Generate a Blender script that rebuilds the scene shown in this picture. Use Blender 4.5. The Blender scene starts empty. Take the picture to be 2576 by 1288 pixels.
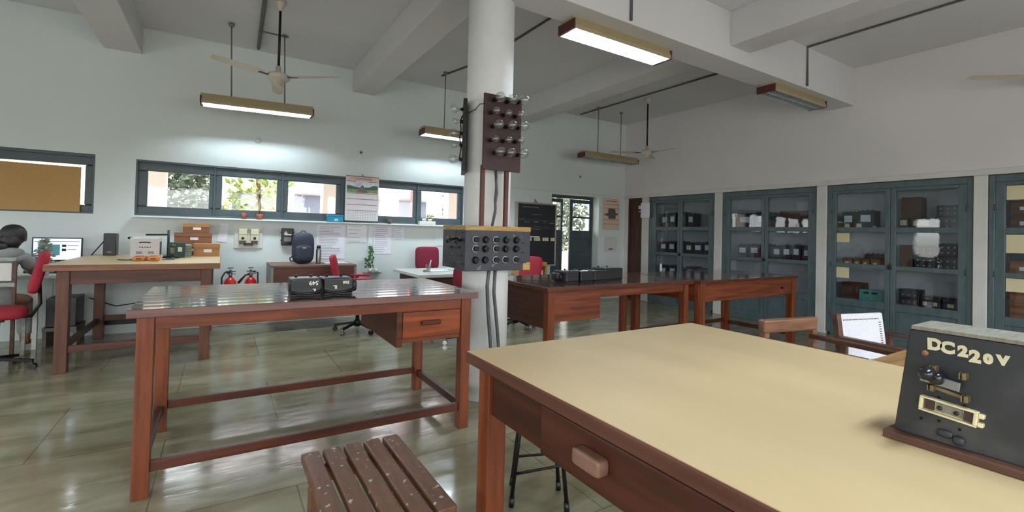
import bpy, bmesh, math, random
from math import sin, cos, pi, radians as R
from mathutils import Vector, Matrix
random.seed(7)
C = bpy.context.scene.collection
SC = bpy.context.scene

# ------------------------------------------------------------------ camera
YAW, PIT, ROL, FPX, CY = .5590, .0155, .0255, 1167.0, 568.0
fw = Vector((sin(YAW)*cos(PIT), cos(YAW)*cos(PIT), sin(PIT)))
rt = Vector((cos(YAW), -sin(YAW), 0)); up = rt.cross(fw)
r2 = rt*cos(ROL)+up*sin(ROL); u2 = -rt*sin(ROL)+up*cos(ROL)
cam_d = bpy.data.cameras.new('camera'); cam = bpy.data.objects.new('camera', cam_d); C.objects.link(cam)
m = Matrix.Identity(4)
for i in range(3):
    m[i][0] = r2[i]; m[i][1] = u2[i]; m[i][2] = -fw[i]
m[0][3], m[1][3], m[2][3] = 0, 0, 1.30
cam.matrix_world = m
cam_d.sensor_width = 36; cam_d.lens = FPX/2576*36
cam_d.shift_y = -(644-CY)/2576
cam_d.clip_start = .02; cam_d.clip_end = 200
SC.camera = cam

# ------------------------------------------------------------------ world, daylight, exposure
w = bpy.data.worlds.new('world'); SC.world = w; w.use_nodes = True
bg = w.node_tree.nodes['Background']
# overcast sky: bright above the horizon, dim below it
_t = w.node_tree.nodes.new('ShaderNodeTexCoord'); _s = w.node_tree.nodes.new('ShaderNodeSeparateXYZ'); _r = w.node_tree.nodes.new('ShaderNodeValToRGB')
w.node_tree.links.new(_t.outputs['Generated'], _s.inputs[0]); w.node_tree.links.new(_s.outputs[2], _r.inputs[0]); w.node_tree.links.new(_r.outputs[0], bg.inputs[0])
_e = _r.color_ramp.elements; _e[0].position = .0; _e[0].color = (.36, .35, .33, 1); _e[1].position = .30; _e[1].color = (.95, .97, 1.0, 1)
_k = _e.new(.02); _k.color = (.60, .60, .59, 1)
bg.inputs[1].default_value = 7.0
def portal(loc, rot, sx, sy):
    """marks a window opening so that the sky's light through it is sampled well"""
    d = bpy.data.lights.new('window_portal', 'AREA'); d.shape = 'RECTANGLE'; d.size = sx; d.size_y = sy
    d.cycles.is_portal = True
    o = bpy.data.objects.new('window_portal', d); C.objects.link(o); o.location = loc; o.rotation_euler = rot
portal((-2.25, -2.5, 1.6), (R(90), 0, 0), 4.5, 1.5)
portal((3.4, -2.5, 1.6), (R(90), 0, 0), 5.8, 1.5)
portal((-5.1, 5.4, 1.5), (R(90), 0, R(-90)), 1.2, 1.2)
portal((-5.1, -.2, 1.5), (R(90), 0, R(-90)), 3.0, 1.2)
portal((1.28, 7.25, 1.73), (R(-90), 0, 0), 4.4, .48)
portal((5.92, 7.27, 1.2), (R(-90), 0, 0), 1.2, 1.9)
SC.view_settings.view_transform = 'Standard'; SC.view_settings.look = 'None'
SC.view_settings.exposure = 0.47; SC.view_settings.gamma = 1.0
SC.view_settings.use_curve_mapping = False
try:
    SC.cycles.use_denoising = True
    SC.cycles.max_bounces = 8; SC.cycles.diffuse_bounces = 5; SC.cycles.glossy_bounces = 4
    SC.cycles.transparent_max_bounces = 24; SC.cycles.transmission_bounces = 6
    SC.cycles.sample_clamp_indirect = 6; SC.cycles.blur_glossy = 1.0; SC.cycles.caustics_reflective = False; SC.cycles.caustics_refractive = False
except Exception: pass

# ------------------------------------------------------------------ materials
def lin(c):
    return tuple((x/255/12.92 if x/255 <= .04045 else ((x/255+.055)/1.055)**2.4) for x in c)+(1,)
MATS = {}
def pm(name, col, rough=.5, metal=0., var=.12, scale=6., bump=0., stretch=None, spec=.5, emis=0., coat=0., col2=None, detail=4, alpha=None):
    """procedural principled material: noise between two shades"""
    if name in MATS: return MATS[name]
    mt = bpy.data.materials.new(name); mt.use_nodes = True; nt = mt.node_tree; N = nt.nodes; L = nt.links
    b = N['Principled BSDF']; b.inputs['Roughness'].default_value = rough; b.inputs['Metallic'].default_value = metal
    b.inputs['Specular IOR Level'].default_value = spec
    if coat: b.inputs['Coat Weight'].default_value = coat; b.inputs['Coat Roughness'].default_value = .12
    c = lin(col); c2 = lin(col2) if col2 else tuple(x*(1-var) for x in c[:3])+(1,)
    tc = N.new('ShaderNodeTexCoord'); mp = N.new('ShaderNodeMapping'); L.new(tc.outputs['Object'], mp.inputs[0])
    if stretch: mp.inputs['Scale'].default_value = stretch
    nz = N.new('ShaderNodeTexNoise'); nz.inputs['Scale'].default_value = scale; nz.inputs['Detail'].default_value = detail
    L.new(mp.outputs[0], nz.inputs['Vector'])
    cr = N.new('ShaderNodeValToRGB'); cr.color_ramp.elements[0].color = c2; cr.color_ramp.elements[1].color = c
    cr.color_ramp.elements[0].position = .35; cr.color_ramp.elements[1].position = .65
    L.new(nz.outputs[0], cr.inputs[0]); L.new(cr.outputs[0], b.inputs['Base Color'])
    if bump:
        bp = N.new('ShaderNodeBump'); bp.inputs['Strength'].default_value = bump; bp.inputs['Distance'].default_value = .01
        L.new(nz.outputs[0], bp.inputs['Height']); L.new(bp.outputs[0], b.inputs['Normal'])
    if emis:
        b.inputs['Emission Color'].default_value = c; b.inputs['Emission Strength'].default_value = emis
    if alpha is not None: b.inputs['Alpha'].default_value = alpha
    MATS[name] = mt; return mt
def wood(name, c1, c2, rough=.4, axis=0, scale=1., coat=0., spec=.38):
    s = [28, 28, 28]; s[axis] = 2.0
    return pm(name, c1, rough, 0, 0, scale, .06, tuple(s), spec, 0, coat, c2, 6)

W_WALL = pm('wall_paint', (220, 229, 229), .85, var=.05, scale=1.2, bump=.05)
W_UP = pm('wall_paint_upper', (224, 221, 222), .9, var=.05, scale=1.1, bump=.05)
W_CEIL = pm('ceiling_paint', (216, 216, 220), .9, var=.06, scale=.9, bump=.04)
W_BEAM = pm('beam_paint', (212, 211, 213), .9, var=.05, scale=.9, bump=.04)
W_TRIM = pm('trim_paint', (214, 214, 212), .7, var=.08, scale=5, bump=.1)
M_TEAL = pm('grey_green_gloss_paint', (86, 103, 108), .33, var=.22, scale=5, bump=.12, stretch=(3, 3, 1))
M_TEALD = pm('grey_green_frame_paint', (70, 84, 90), .38, var=.18, scale=7, bump=.1)
M_WOOD = wood('teak_red_brown', (126, 64, 38), (88, 42, 22), .38, 0)
M_WOODY = wood('teak_red_brown_lengthwise', (130, 62, 32), (92, 40, 18), .38, 1)
M_WOODZ = wood('teak_red_brown_upright', (134, 69, 38), (96, 46, 22), .38, 2)
M_WOODD = wood('teak_dark_brown', (94, 48, 30), (66, 32, 20), .4, 0)
M_WOODDY = wood('teak_dark_lengthwise', (82, 42, 28), (56, 28, 18), .42, 1)
M_DULLZ = wood('dull_brown_upright', (112, 72, 54), (86, 52, 40), .45, 2)  # left table woods: duller brown, with their shade put into the colour
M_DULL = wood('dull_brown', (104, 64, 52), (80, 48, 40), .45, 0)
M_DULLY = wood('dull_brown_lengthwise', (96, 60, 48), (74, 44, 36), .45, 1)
M_EDGE = wood('worn_table_edge', (124, 92, 84), (98, 70, 66), .5, 0)
M_CREAM = pm('cream_laminate', (206, 181, 140), .42, var=.1, scale=2.2, bump=.02, stretch=(2.2, .7, 1), detail=5)
M_BLACK = pm('black_plastic', (17, 19, 24), .35, var=.25, scale=20)
M_BLACKM = pm('matt_black_metal', (24, 24, 26), .45, .3, var=.2, scale=20)
M_PANEL = pm('scuffed_black_panel', (96, 98, 100), .38, col2=(38, 42, 48), scale=5, bump=.06, detail=7)
for _n in M_PANEL.node_tree.nodes:
    if _n.type == 'VALTORGB': _n.color_ramp.elements[0].position = .5; _n.color_ramp.elements[1].position = .82
M_BAKE = pm('black_bakelite_dusty', (52, 54, 64), .5, var=.3, scale=9, bump=.1)
M_WHITE = pm('white_paint_metal', (222, 224, 220), .45, var=.05, scale=8)
M_PAPER = pm('white_paper', (238, 240, 250), .8, var=.04, scale=9)
M_RED = pm('red_fabric', (172, 40, 58), .85, var=.2, scale=60, bump=.2)
M_MAROON = pm('maroon_fabric', (128, 28, 52), .85, var=.2, scale=60, bump=.2)
M_REDP = pm('red_gloss_paint', (190, 34, 32), .3, var=.08, scale=8)
M_CHROME = pm('chrome', (190, 190, 190), .18, 1, var=.05)
M_STEEL = pm('brushed_steel', (150, 152, 156), .35, .9, var=.1, stretch=(30, 30, 2))
M_BRASS = pm('dull_brass', (132, 120, 88), .45, .7, var=.3, scale=30)
M_CARD = pm('brown_cardboard', (176, 128, 84), .8, var=.1, scale=10)
M_CARDD = pm('dark_brown_cardboard', (140, 96, 70), .8, var=.1, scale=10)
M_YTAPE = pm('yellow_wood_tape', (196, 158, 92), .55, var=.25, scale=9, stretch=(1, 1, 12), col2=(150, 118, 66))
M_MAROONP = pm('maroon_board', (66, 42, 44), .5, var=.2, scale=8)
M_BATTEN = pm('brown_batten', (104, 60, 50), .55, var=.25, scale=12)
M_TUBE = pm('lit_tube', (226, 242, 250), .4, emis=190, var=.0)
M_TUBEOFF = pm('unlit_tube', (200, 204, 206), .4)
M_FIXB = pm('beige_fixture_enamel', (168, 152, 118), .45, var=.08, scale=12)
M_FIXE = pm('maroon_fixture_end', (84, 36, 40), .5)
M_LOUV = pm('silver_louvre', (205, 212, 220), .25, .5)
M_FAN = pm('fan_enamel', (206, 196, 184), .4, var=.05)
M_PIPE = pm('grey_conduit', (92, 94, 98), .5, var=.3, scale=20)
M_ROD = pm('grey_rod', (120, 122, 124), .5)
M_TERRA = pm('terracotta', (164, 84, 60), .7, var=.2, scale=20)
M_LEAF = pm('leaf_green', (74, 112, 64), .5, var=.4, scale=12)
M_LEAFY = pm('leaf_yellow_green', (150, 164, 74), .5, var=.4, scale=8)
M_LEAFD = pm('leaf_dusty_grey_green', (104, 116, 94), .6, var=.4, scale=8)
M_SILVER = pm('silver_leaf', (172, 182, 168), .6, var=.3, scale=30)
M_STONE = pm('pale_concrete', (190, 188, 180), .9, var=.1, scale=3)
M_TEXT = pm('cream_paint_lettering', (216, 210, 178), .6, var=.15, scale=40)
M_WTEXT = pm('white_paint_lettering', (226, 220, 206), .6, var=.1, scale=40)
M_INK = pm('printed_ink', (70, 70, 74), .7)
M_REDINK = pm('red_print', (176, 62, 52), .7, var=.2, scale=40)
M_SKIN = pm('skin', (150, 104, 82), .55, var=.06, scale=10)
M_HAIR = pm('black_hair', (26, 22, 22), .45, var=.4, scale=40, stretch=(6, 6, 1), bump=.4)
M_KAMEEZ = pm('grey_white_cotton', (152, 154, 152), .85, var=.25, scale=9, bump=.25)
M_NAVY = pm('navy_nylon', (46, 54, 72), .65, var=.3, scale=18, bump=.35)
M_TAN = pm('tan_softboard', (190, 152, 98), .9, var=.12, scale=70, bump=.1)
M_BLUE = pm('blue_box_plastic', (30, 140, 178), .45, var=.08)
M_GREEND = pm('dark_green_board', (30, 62, 66), .5, var=.2, scale=15)
M_ORANGE = pm('orange_plastic', (232, 132, 44), .45, var=.08)
M_PINK = pm('pale_pink_plaster', (228, 204, 194), .85, var=.06, scale=2)
M_BLDW = pm('distant_plaster', (224, 212, 218), .85, var=.04, scale=2)
M_BLDG = pm('distant_window_grey', (92, 94, 106), .5, var=.1)
M_CANE = pm('white_woven_tape', (224, 226, 236), .7, var=.12, scale=80, bump=.6)
M_CBACK = pm('cabinet_interior_paint', (212, 215, 220), .8, var=.06, scale=3)
M_LABEL = pm('cream_label_paper', (216, 206, 170), .8, var=.05)
M_INSTB = pm('black_instrument', (40, 40, 44), .45, var=.3, scale=25, bump=.1)
M_INSTW = wood('instrument_wood', (112, 72, 50), (84, 52, 38), .5, 1)
M_INSTW2 = wood('pale_brown_wood_box', (158, 104, 66), (124, 78, 50), .55, 1)
M_TURQ = pm('turquoise_enamel', (96, 168, 160), .45, var=.1)
M_BEIGE = pm('beige_switch_plastic', (214, 208, 176), .5, var=.05)
M_DOORB = wood('dark_brown_door', (92, 62, 50), (64, 42, 34), .45, 2)
M_ARMW = wood('light_tan_wood', (188, 148, 98), (150, 112, 70), .45, 0)
M_CHAIRW = wood('mid_brown_chair_wood', (132, 94, 72), (108, 74, 56), .35, 0)
M_CHAIRD = wood('dark_chair_wood', (96, 66, 52), (70, 46, 36), .4, 1)
M_GREYDUST = pm('dusty_grey_board', (132, 128, 118), .7, var=.3, scale=20, stretch=(1, 8, 1))

def glass_mat(name, col=(1, 1, 1), rough=0., t=.9, k=.7):
    """thin clear pane: mostly transparent with fresnel reflections"""
    mt = bpy.data.materials.new(name); mt.use_nodes = True; nt = mt.node_tree; N = nt.nodes; L = nt.links
    for n in list(N):
        if n.type != 'OUTPUT_MATERIAL': N.remove(n)
    out = [n for n in N if n.type == 'OUTPUT_MATERIAL'][0]
    tr = N.new('ShaderNodeBsdfTransparent'); tr.inputs[0].default_value = (*[c*t for c in col], 1)
    gl = N.new('ShaderNodeBsdfGlossy'); gl.inputs['Roughness'].default_value = rough
    nz = N.new('ShaderNodeTexNoise'); nz.inputs['Scale'].default_value = 3
    bp = N.new('ShaderNodeBump'); bp.inputs['Strength'].default_value = .03; bp.inputs['Distance'].default_value = .02
    L.new(nz.outputs[0], bp.inputs['Height']); L.new(bp.outputs[0], gl.inputs['Normal'])
    lw_ = N.new('ShaderNodeLayerWeight'); lw_.inputs[0].default_value = .5
    pw = N.new('ShaderNodeMath'); pw.operation = 'POWER'; pw.inputs[1].default_value = 3.0; L.new(lw_.outputs['Facing'], pw.inputs[0])
    fr = N.new('ShaderNodeMath'); fr.operation = 'MULTIPLY_ADD'; fr.inputs[1].default_value = k; fr.inputs[2].default_value = .05 if k < .9 else .16; L.new(pw.outputs[0], fr.inputs[0])
    mx = N.new('ShaderNodeMixShader'); L.new(fr.outputs[0], mx.inputs[0]); L.new(tr.outputs[0], mx.inputs[1]); L.new(gl.outputs[0], mx.inputs[2])
    L.new(mx.outputs[0], out.inputs[0]); return mt
M_GLASS = glass_mat('window_glass', (.97, 1, 1), .0, .97)
M_CGLASS = glass_mat('cabinet_glass', (.92, .95, .97), .01, .93)
M_BGLASS = glass_mat('bulb_glass', (.97, .99, .98), .06, .97, .95)
def floor_mat():
    mt = bpy.data.materials.new('polished_green_grey_stone'); mt.use_nodes = True; nt = mt.node_tree; N = nt.nodes; L = nt.links
    b = N['Principled BSDF']
    tc = N.new('ShaderNodeTexCoord'); mp = N.new('ShaderNodeMapping'); L.new(tc.outputs['Object'], mp.inputs[0])
    mp.inputs['Location'].default_value = (.25, .2, 0)
    br = N.new('ShaderNodeTexBrick'); br.inputs['Scale'].default_value = 1.0
    br.inputs['Brick Width'].default_value = 1.22; br.inputs['Row Height'].default_value = .92
    br.inputs['Mortar Size'].default_value = .004; br.inputs['Mortar Smooth'].default_value = .3; br.offset = .5
    br.inputs['Color1'].default_value = (1, 1, 1, 1); br.inputs['Color2'].default_value = (.75, .76, .72, 1); br.inputs['Mortar'].default_value = (.1, .1, .1, 1)
    L.new(mp.outputs[0], br.inputs['Vector'])
    mp2 = N.new('ShaderNodeMapping'); mp2.inputs['Scale'].default_value = (.8, 2.2, 1); L.new(tc.outputs['Object'], mp2.inputs[0])
    nz = N.new('ShaderNodeTexNoise'); nz.inputs['Scale'].default_value = 1.5; nz.inputs['Detail'].default_value = 8; nz.inputs['Roughness'].default_value = .62
    nz.inputs['Distortion'].default_value = .6
    L.new(mp2.outputs[0], nz.inputs['Vector'])
    cr = N.new('ShaderNodeValToRGB'); e = cr.color_ramp.elements
    e[0].position = .3; e[0].color = lin((116, 108, 86)); e[1].position = .72; e[1].color = lin((170, 164, 142))
    e2 = cr.color_ramp.elements.new(.5); e2.color = lin((142, 136, 112))
    L.new(nz.outputs[0], cr.inputs[0])
    mx = N.new('ShaderNodeMix'); mx.data_type = 'RGBA'; mx.blend_type = 'MULTIPLY'; mx.inputs[0].default_value = .55
    L.new(cr.outputs[0], mx.inputs[6]); L.new(br.outputs['Color'], mx.inputs[7]); L.new(mx.outputs[2], b.inputs['Base Color'])
    n2 = N.new('ShaderNodeTexNoise'); n2.inputs['Scale'].default_value = 5; n2.inputs['Detail'].default_value = 5; L.new(mp2.outputs[0], n2.inputs['Vector'])
    mr = N.new('ShaderNodeMapRange'); mr.inputs[1].default_value = .3; mr.inputs[2].default_value = .7; mr.inputs[3].default_value = .07; mr.inputs[4].default_value = .22
    L.new(n2.outputs[0], mr.inputs[0]); L.new(mr.outputs[0], b.inputs['Roughness'])
    bp = N.new('ShaderNodeBump'); bp.inputs['Strength'].default_value = .14; bp.inputs['Distance'].default_value = .01
    L.new(n2.outputs[0], bp.inputs['Height']); L.new(bp.outputs[0], b.inputs['Normal'])
    b.inputs['Specular IOR Level'].default_value = .75
    return mt
def planks_mat(name, c1, c2, rough, gap_axis='Y'):
    """varnished dark table top of boards laid lengthwise (x) with fine gaps"""
    mt = pm(name, c1, rough, col2=c2, scale=1., stretch=(1.5, 30, 30), bump=.015, coat=1.0, spec=.6, detail=6)
    nt = mt.node_tree; N = nt.nodes; L = nt.links; b = N['Principled BSDF']
    tc = [n for n in N if n.type == 'TEX_COORD'][0]
    mp = N.new('ShaderNodeMapping'); L.new(tc.outputs['Object'], mp.inputs[0])
    wv = N.new('ShaderNodeTexWave'); wv.wave_type = 'BANDS'; wv.bands_direction = 'Y'; wv.wave_profile = 'SIN'
    wv.inputs['Scale'].default_value = 2.6; wv.inputs['Distortion'].default_value = .35; wv.inputs['Detail Scale'].default_value = .4; L.new(mp.outputs[0], wv.inputs['Vector'])
    bp = N.new('ShaderNodeBump'); bp.inputs['Strength'].default_value = .06; bp.inputs['Distance'].default_value = .006
    old = b.inputs['Normal'].links[0].from_node
    L.new(wv.outputs[0], bp.inputs['Height']); L.new(old.outputs[0], bp.inputs['Normal']); L.new(bp.outputs[0], b.inputs['Normal'])
    L.new(bp.outputs[0], b.inputs['Coat Normal'])
    b.inputs['Coat Roughness'].default_value = .06; b.inputs['Coat IOR'].default_value = 1.7
    return mt
M_PLANK = planks_mat('varnished_dark_planks', (92, 66, 56), (66, 46, 40), .22)
M_PAINTW = pm('paint_spattered_brown_slats', (112, 76, 56), .45, var=.3, scale=9, stretch=(6, 1, 6), bump=.15)
def add_spatter(mt, col, scale, thr):
    nt = mt.node_tree; N = nt.nodes; L = nt.links; b = N['Principled BSDF']
    src = b.inputs['Base Color'].links[0].from_socket
    tc = [n for n in N if n.type == 'TEX_COORD'][0]
    nz = N.new('ShaderNodeTexNoise'); nz.inputs['Scale'].default_value = scale; nz.inputs['Detail'].default_value = 3; L.new(tc.outputs['Object'], nz.inputs['Vector'])
    cr = N.new('ShaderNodeValToRGB'); cr.color_ramp.elements[0].position = thr; cr.color_ramp.elements[1].position = thr+.02
    L.new(nz.outputs[0], cr.inputs[0])
    mx = N.new('ShaderNodeMix'); mx.data_type = 'RGBA'; L.new(cr.outputs[0], mx.inputs[0]); L.new(src, mx.inputs[6]); mx.inputs[7].default_value = lin(col)
    L.new(mx.outputs[2], b.inputs['Base Color'])
add_spatter(M_PAINTW, (186, 180, 166), 34, .655)
add_spatter(M_PAINTW, (128, 146, 128), 8, .70)

add_spatter(M_BAKE, (104, 104, 108), 14, .66)

# ------------------------------------------------------------------ mesh helpers
class MB:
    def __init__(s): s.bm = bmesh.new()
    def _add(s, vs, fs, mi=0, M=None):
        v = [s.bm.verts.new(M @ Vector(p) if M else p) for p in vs]
        for f in fs:
            try:
                fc = s.bm.faces.new([v[i] for i in f]); fc.material_index = mi
            except ValueError: pass
        return s
    def box(s, x0, x1, y0, y1, z0, z1, mi=0, M=None):
        vs = [(x0,y0,z0),(x1,y0,z0),(x1,y1,z0),(x0,y1,z0),(x0,y0,z1),(x1,y0,z1),(x1,y1,z1),(x0,y1,z1)]
        return s._add(vs, [(0,3,2,1),(4,5,6,7),(0,1,5,4),(1,2,6,5),(2,3,7,6),(3,0,4,7)], mi, M)
    def hexa(s, bot, top, mi=0):
        vs = list(bot)+list(top)
        return s._add(vs, [(0,3,2,1),(4,5,6,7),(0,1,5,4),(1,2,6,5),(2,3,7,6),(3,0,4,7)], mi)
    def bar(s, p0, p1, w, h, mi=0, upv=(0,0,1)):
        """rectangular bar from p0 to p1, width w sideways, h along upv"""
        p0 = Vector(p0); p1 = Vector(p1); d = (p1-p0).normalized(); u = Vector(upv)
        sd = d.cross(u)
        if sd.length < 1e-4: sd = d.cross(Vector((0,1,0)))
        sd.normalize(); u = sd.cross(d).normalized()
        q = [(-w/2,-h/2),(w/2,-h/2),(w/2,h/2),(-w/2,h/2)]
        a = [p0+sd*x+u*y for x, y in q]; b = [p1+sd*x+u*y for x, y in q]
        return s._add(a+b, [(0,1,2,3),(7,6,5,4),(0,4,5,1),(1,5,6,2),(2,6,7,3),(3,7,4,0)], mi)
    def tube(s, pts, r, seg=10, mi=0, cap=True):
        pts = [Vector(p) for p in pts]; rs = r if isinstance(r, (list, tuple)) else [r]*len(pts)
        rings = []; prev = None
        for i, p in enumerate(pts):
            d = (pts[min(i+1, len(pts)-1)]-pts[max(i-1, 0)]).normalized()
            if prev is None:
                a = Vector((0,0,1)) if abs(d.z) < .9 else Vector((1,0,0))
                n = d.cross(a).normalized()
            else: n = (prev-d*prev.dot(d)).normalized()
            prev = n; b = d.cross(n)
            rings.append([s.bm.verts.new(p+(n*cos(2*pi*k/seg)+b*sin(2*pi*k/seg))*rs[i]) for k in range(seg)])
        for i in range(len(rings)-1):
            for k in range(seg):
                f = s.bm.faces.new([rings[i][k], rings[i][(k+1)%seg], rings[i+1][(k+1)%seg], rings[i+1][k]]); f.material_index = mi; f.smooth = True
        if cap:
            f = s.bm.faces.new(rings[0][::-1]); f.material_index = mi
            f = s.bm.faces.new(rings[-1]); f.material_index = mi
        return s
    def cyl(s, p0, p1, r, seg=16, mi=0): return s.tube([p0, p1], r, seg, mi)
    def lathe(s, prof, seg=20, mi=0, M=None, cx=0, cy=0):
        rings = []
        for r, z in prof:
            ring = []
            for k in range(seg):
                p = Vector((cx+r*cos(2*pi*k/seg), cy+r*sin(2*pi*k/seg), z))
                ring.append(s.bm.verts.new(M @ p if M else p))
            rings.append(ring)
        for i in range(len(rings)-1):
            for k in range(seg):
                f = s.bm.faces.new([rings[i][k], rings[i][(k+1)%seg], rings[i+1][(k+1)%seg], rings[i+1][k]]); f.material_index = mi; f.smooth = True
        if prof[0][0] > 1e-5: s.bm.faces.new(rings[0][::-1]).material_index = mi
        if prof[-1][0] > 1e-5: s.bm.faces.new(rings[-1]).material_index = mi
        return s
    def sphere(s, c, r, mi=0, seg=14, rings=9, M=None):
        r = r if isinstance(r, (tuple, list)) else (r, r, r)
        return s.superq(c, r, 1, 1, mi, seg, rings, M)
    def superq(s, c, r, e1=.4, e2=.4, mi=0, seg=28, rings=14, M=None):
        """superellipsoid: rounded cushion / rounded block"""
        sg = lambda x, e: math.copysign(abs(x)**e, x)
        grid = []
        for i in range(1, rings):
            v = -pi/2+pi*i/rings; row = []
            for k in range(seg):
                u = 2*pi*k/seg
                p = Vector((r[0]*sg(cos(v), e1)*sg(cos(u), e2), r[1]*sg(cos(v), e1)*sg(sin(u), e2), r[2]*sg(sin(v), e1)))
                p = (M @ p if M else p)+Vector(c); row.append(s.bm.verts.new(p))
            grid.append(row)
        bo = Vector((0,0,-r[2])); to = Vector((0,0,r[2]))
        if M: bo = M @ bo; to = M @ to
        vb = s.bm.verts.new(bo+Vector(c)); vt = s.bm.verts.new(to+Vector(c))
        for k in range(seg):
            k2 = (k+1) % seg
            for i in range(len(grid)-1):
                f = s.bm.faces.new([grid[i][k], grid[i][k2], grid[i+1][k2], grid[i+1][k]]); f.material_index = mi; f.smooth = True
            f = s.bm.faces.new([vb, grid[0][k2], grid[0][k]]); f.material_index = mi; f.smooth = True
            f = s.bm.faces.new([vt, grid[-1][k], grid[-1][k2]]); f.material_index = mi; f.smooth = True
        return s
    def prism(s, poly, z0, z1, mi=0, M=None):
        n = len(poly); vs = [(x, y, z0) for x, y in poly]+[(x, y, z1) for x, y in poly]
        fs = [tuple(range(n))[::-1], tuple(range(n, 2*n))]+[(i, (i+1) % n, (i+1) % n+n, i+n) for i in range(n)]
        return s._add(vs, fs, mi, M)
    def quad(s, a, b, c, d, mi=0): return s._add([a, b, c, d], [(0,1,2,3)], mi)
    def build(s, name, mats, parent=None, loc=None, bevel=0, seg=2, label=None):
        me = bpy.data.meshes.new(name); bmesh.ops.recalc_face_normals(s.bm, faces=s.bm.faces[:]); s.bm.to_mesh(me); s.bm.free()
        for q in (mats if isinstance(mats, (list, tuple)) else [mats]): me.materials.append(q)
        o = bpy.data.objects.new(name, me); C.objects.link(o)
        if parent: o.parent = parent
        if loc: o.location = loc
        if bevel:
            b = o.modifiers.new('bevel', 'BEVEL'); b.width = bevel; b.segments = seg; b.limit_method = 'ANGLE'; b.angle_limit = R(40)
            b.harden_normals = False
        if label: o['label'] = label
        return o
def thing(name, label, cat, loc=(0,0,0), rz=0, group=None, rot=None):
    o = bpy.data.objects.new(name, None); C.objects.link(o); o.empty_display_size = .1
    o.location = loc; o.rotation_euler = rot if rot else (0, 0, rz)
    o['label'] = label; o['category'] = cat
    if group: o['group'] = group
    return o
def tag(o, label, cat, group=None, kind=None):
    o['label'] = label; o['category'] = cat
    if group: o['group'] = group
    if kind: o['kind'] = kind
    return o
def struct(o, label=None):
    o['kind'] = 'structure'
    if label: o['label'] = label
    return o
def dup(root, loc, rz, label=None):
    r = root.copy(); C.objects.link(r); r.location = loc; r.rotation_euler = (0, 0, rz)
    if label: r['label'] = label
    for ch in list(root.children):
        c = ch.copy(); C.objects.link(c); c.parent = r
        for g in ch.children:
            d = g.copy(); C.objects.link(d); d.parent = c
    return r
def text_mesh(name, s, size, mat, parent, M, ext=.0006, bold=0., label=None):
    cu = bpy.data.curves.new(name, 'FONT'); cu.body = s; cu.size = size; cu.extrude = ext; cu.offset = bold
    cu.align_x = 'CENTER'; cu.align_y = 'CENTER'
    t = bpy.data.objects.new('tmp', cu); C.objects.link(t)
    dg = bpy.context.evaluated_depsgraph_get(); me = bpy.data.meshes.new_from_object(t.evaluated_get(dg))
    bpy.data.objects.remove(t); bpy.data.curves.remove(cu)
    me.materials.clear(); me.materials.append(mat)
    o = bpy.data.objects.new(name, me); C.objects.link(o); o.parent = parent; o.matrix_local = M
    if label: o['label'] = label
    return o
def frameM(origin, xdir, ydir):
    x = Vector(xdir).normalized(); y = Vector(ydir); y = (y-x*x.dot(y)).normalized(); z = x.cross(y)
    m = Matrix.Identity(4)
    for i in range(3): m[i][0] = x[i]; m[i][1] = y[i]; m[i][2] = z[i]; m[i][3] = origin[i]
    return m
# ------------------------------------------------------------------ room shell
CH = 3.66
M_FLOOR = floor_mat()
struct(MB().box(-5, 7.75, -2.6, 7.4, -.1, 0).build('floor', M_FLOOR))
struct(MB().box(-5.2, 7.75, -2.6, 7.4, CH, CH+.15).build('ceiling', W_CEIL))
YW, YO = 7.1, 7.36
wb = MB()
def wall_y(mb, x0, x1, openings):
    """wall segments between x0..x1 on y YW..YO with openings (xa, xb, za, zb)"""
    xs = x0
    for xa, xb, za, zb in sorted(openings):
        mb.box(xs, xa, YW, YO, 0, CH)
        if za > 0: mb.box(xa, xb, YW, YO, 0, za)
        mb.box(xa, xb, YW, YO, zb, CH); xs = xb
    mb.box(xs, x1, YW, YO, 0, CH)
wall_y(wb, -5.2, 7.75, [(-3.4, -1.26, 1.40, 2.085), (-.89, 3.46, 1.40, 2.07), (5.32, 6.53, 0, 2.08)])
struct(wb.build('wall_back', W_WALL))
# unseen front and left walls with their large windows
fw_ = MB()
for x0, x1, z0, z1 in [(-5.2,-4.5,0,CH),(-4.5,7.75,0,.85),(-4.5,7.75,2.35,CH),(0,.5,.85,2.35),(6.3,7.75,.85,2.35)]:
    fw_.box(x0, x1, -2.6, -2.4, z0, z1)
struct(fw_.build('wall_front', W_WALL))
lw = MB()
for y0, y1, z0, z1 in [(-2.6,-1.7,0,CH),(-1.7,6,0,.9),(-1.7,6,2.1,CH),(1.3,4.8,.9,2.1),(6,7.4,0,CH)]:
    lw.box(-5.2, -5, y0, y1, z0, z1)
struct(lw.build('wall_left', W_WALL))
rw = MB().box(7.25, 7.75, -2.4, 7.1, 2.15, CH).box(7.25, 7.75, -2.4, -.06, 0, 2.15)
rw.box(7.68, 7.75, -.06, 7.1, 0, 2.15).box(7.25, 7.68, 6.99, 7.1, 0, 2.15)
struct(rw.build('wall_right', W_UP))
struct(MB().box(7.225, 7.68, -2.4, 7.1, 2.085, 2.15).build('trim_1', W_TRIM, bevel=.004))
PIL = [(6.43, 6.60), (4.82, 4.96), (3.20, 3.33), (1.574, 1.69), (-.06, .07)]
for i, (a, b) in enumerate(PIL):
    struct(MB().box(7.235, 7.68, a, b, 0, 2.085).build('trim_%d' % (i+2), W_TRIM, bevel=.006))
struct(MB().box(3.6, 7.25, 7.092, 7.1, 2.112, 2.128).build('trim_7', W_TRIM))
struct(MB().box(-.90, 3.48, 6.995, 7.1, 1.374, 1.39).build('trim_8', W_WALL, bevel=.004), 'white painted ledge under the strip window')
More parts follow.
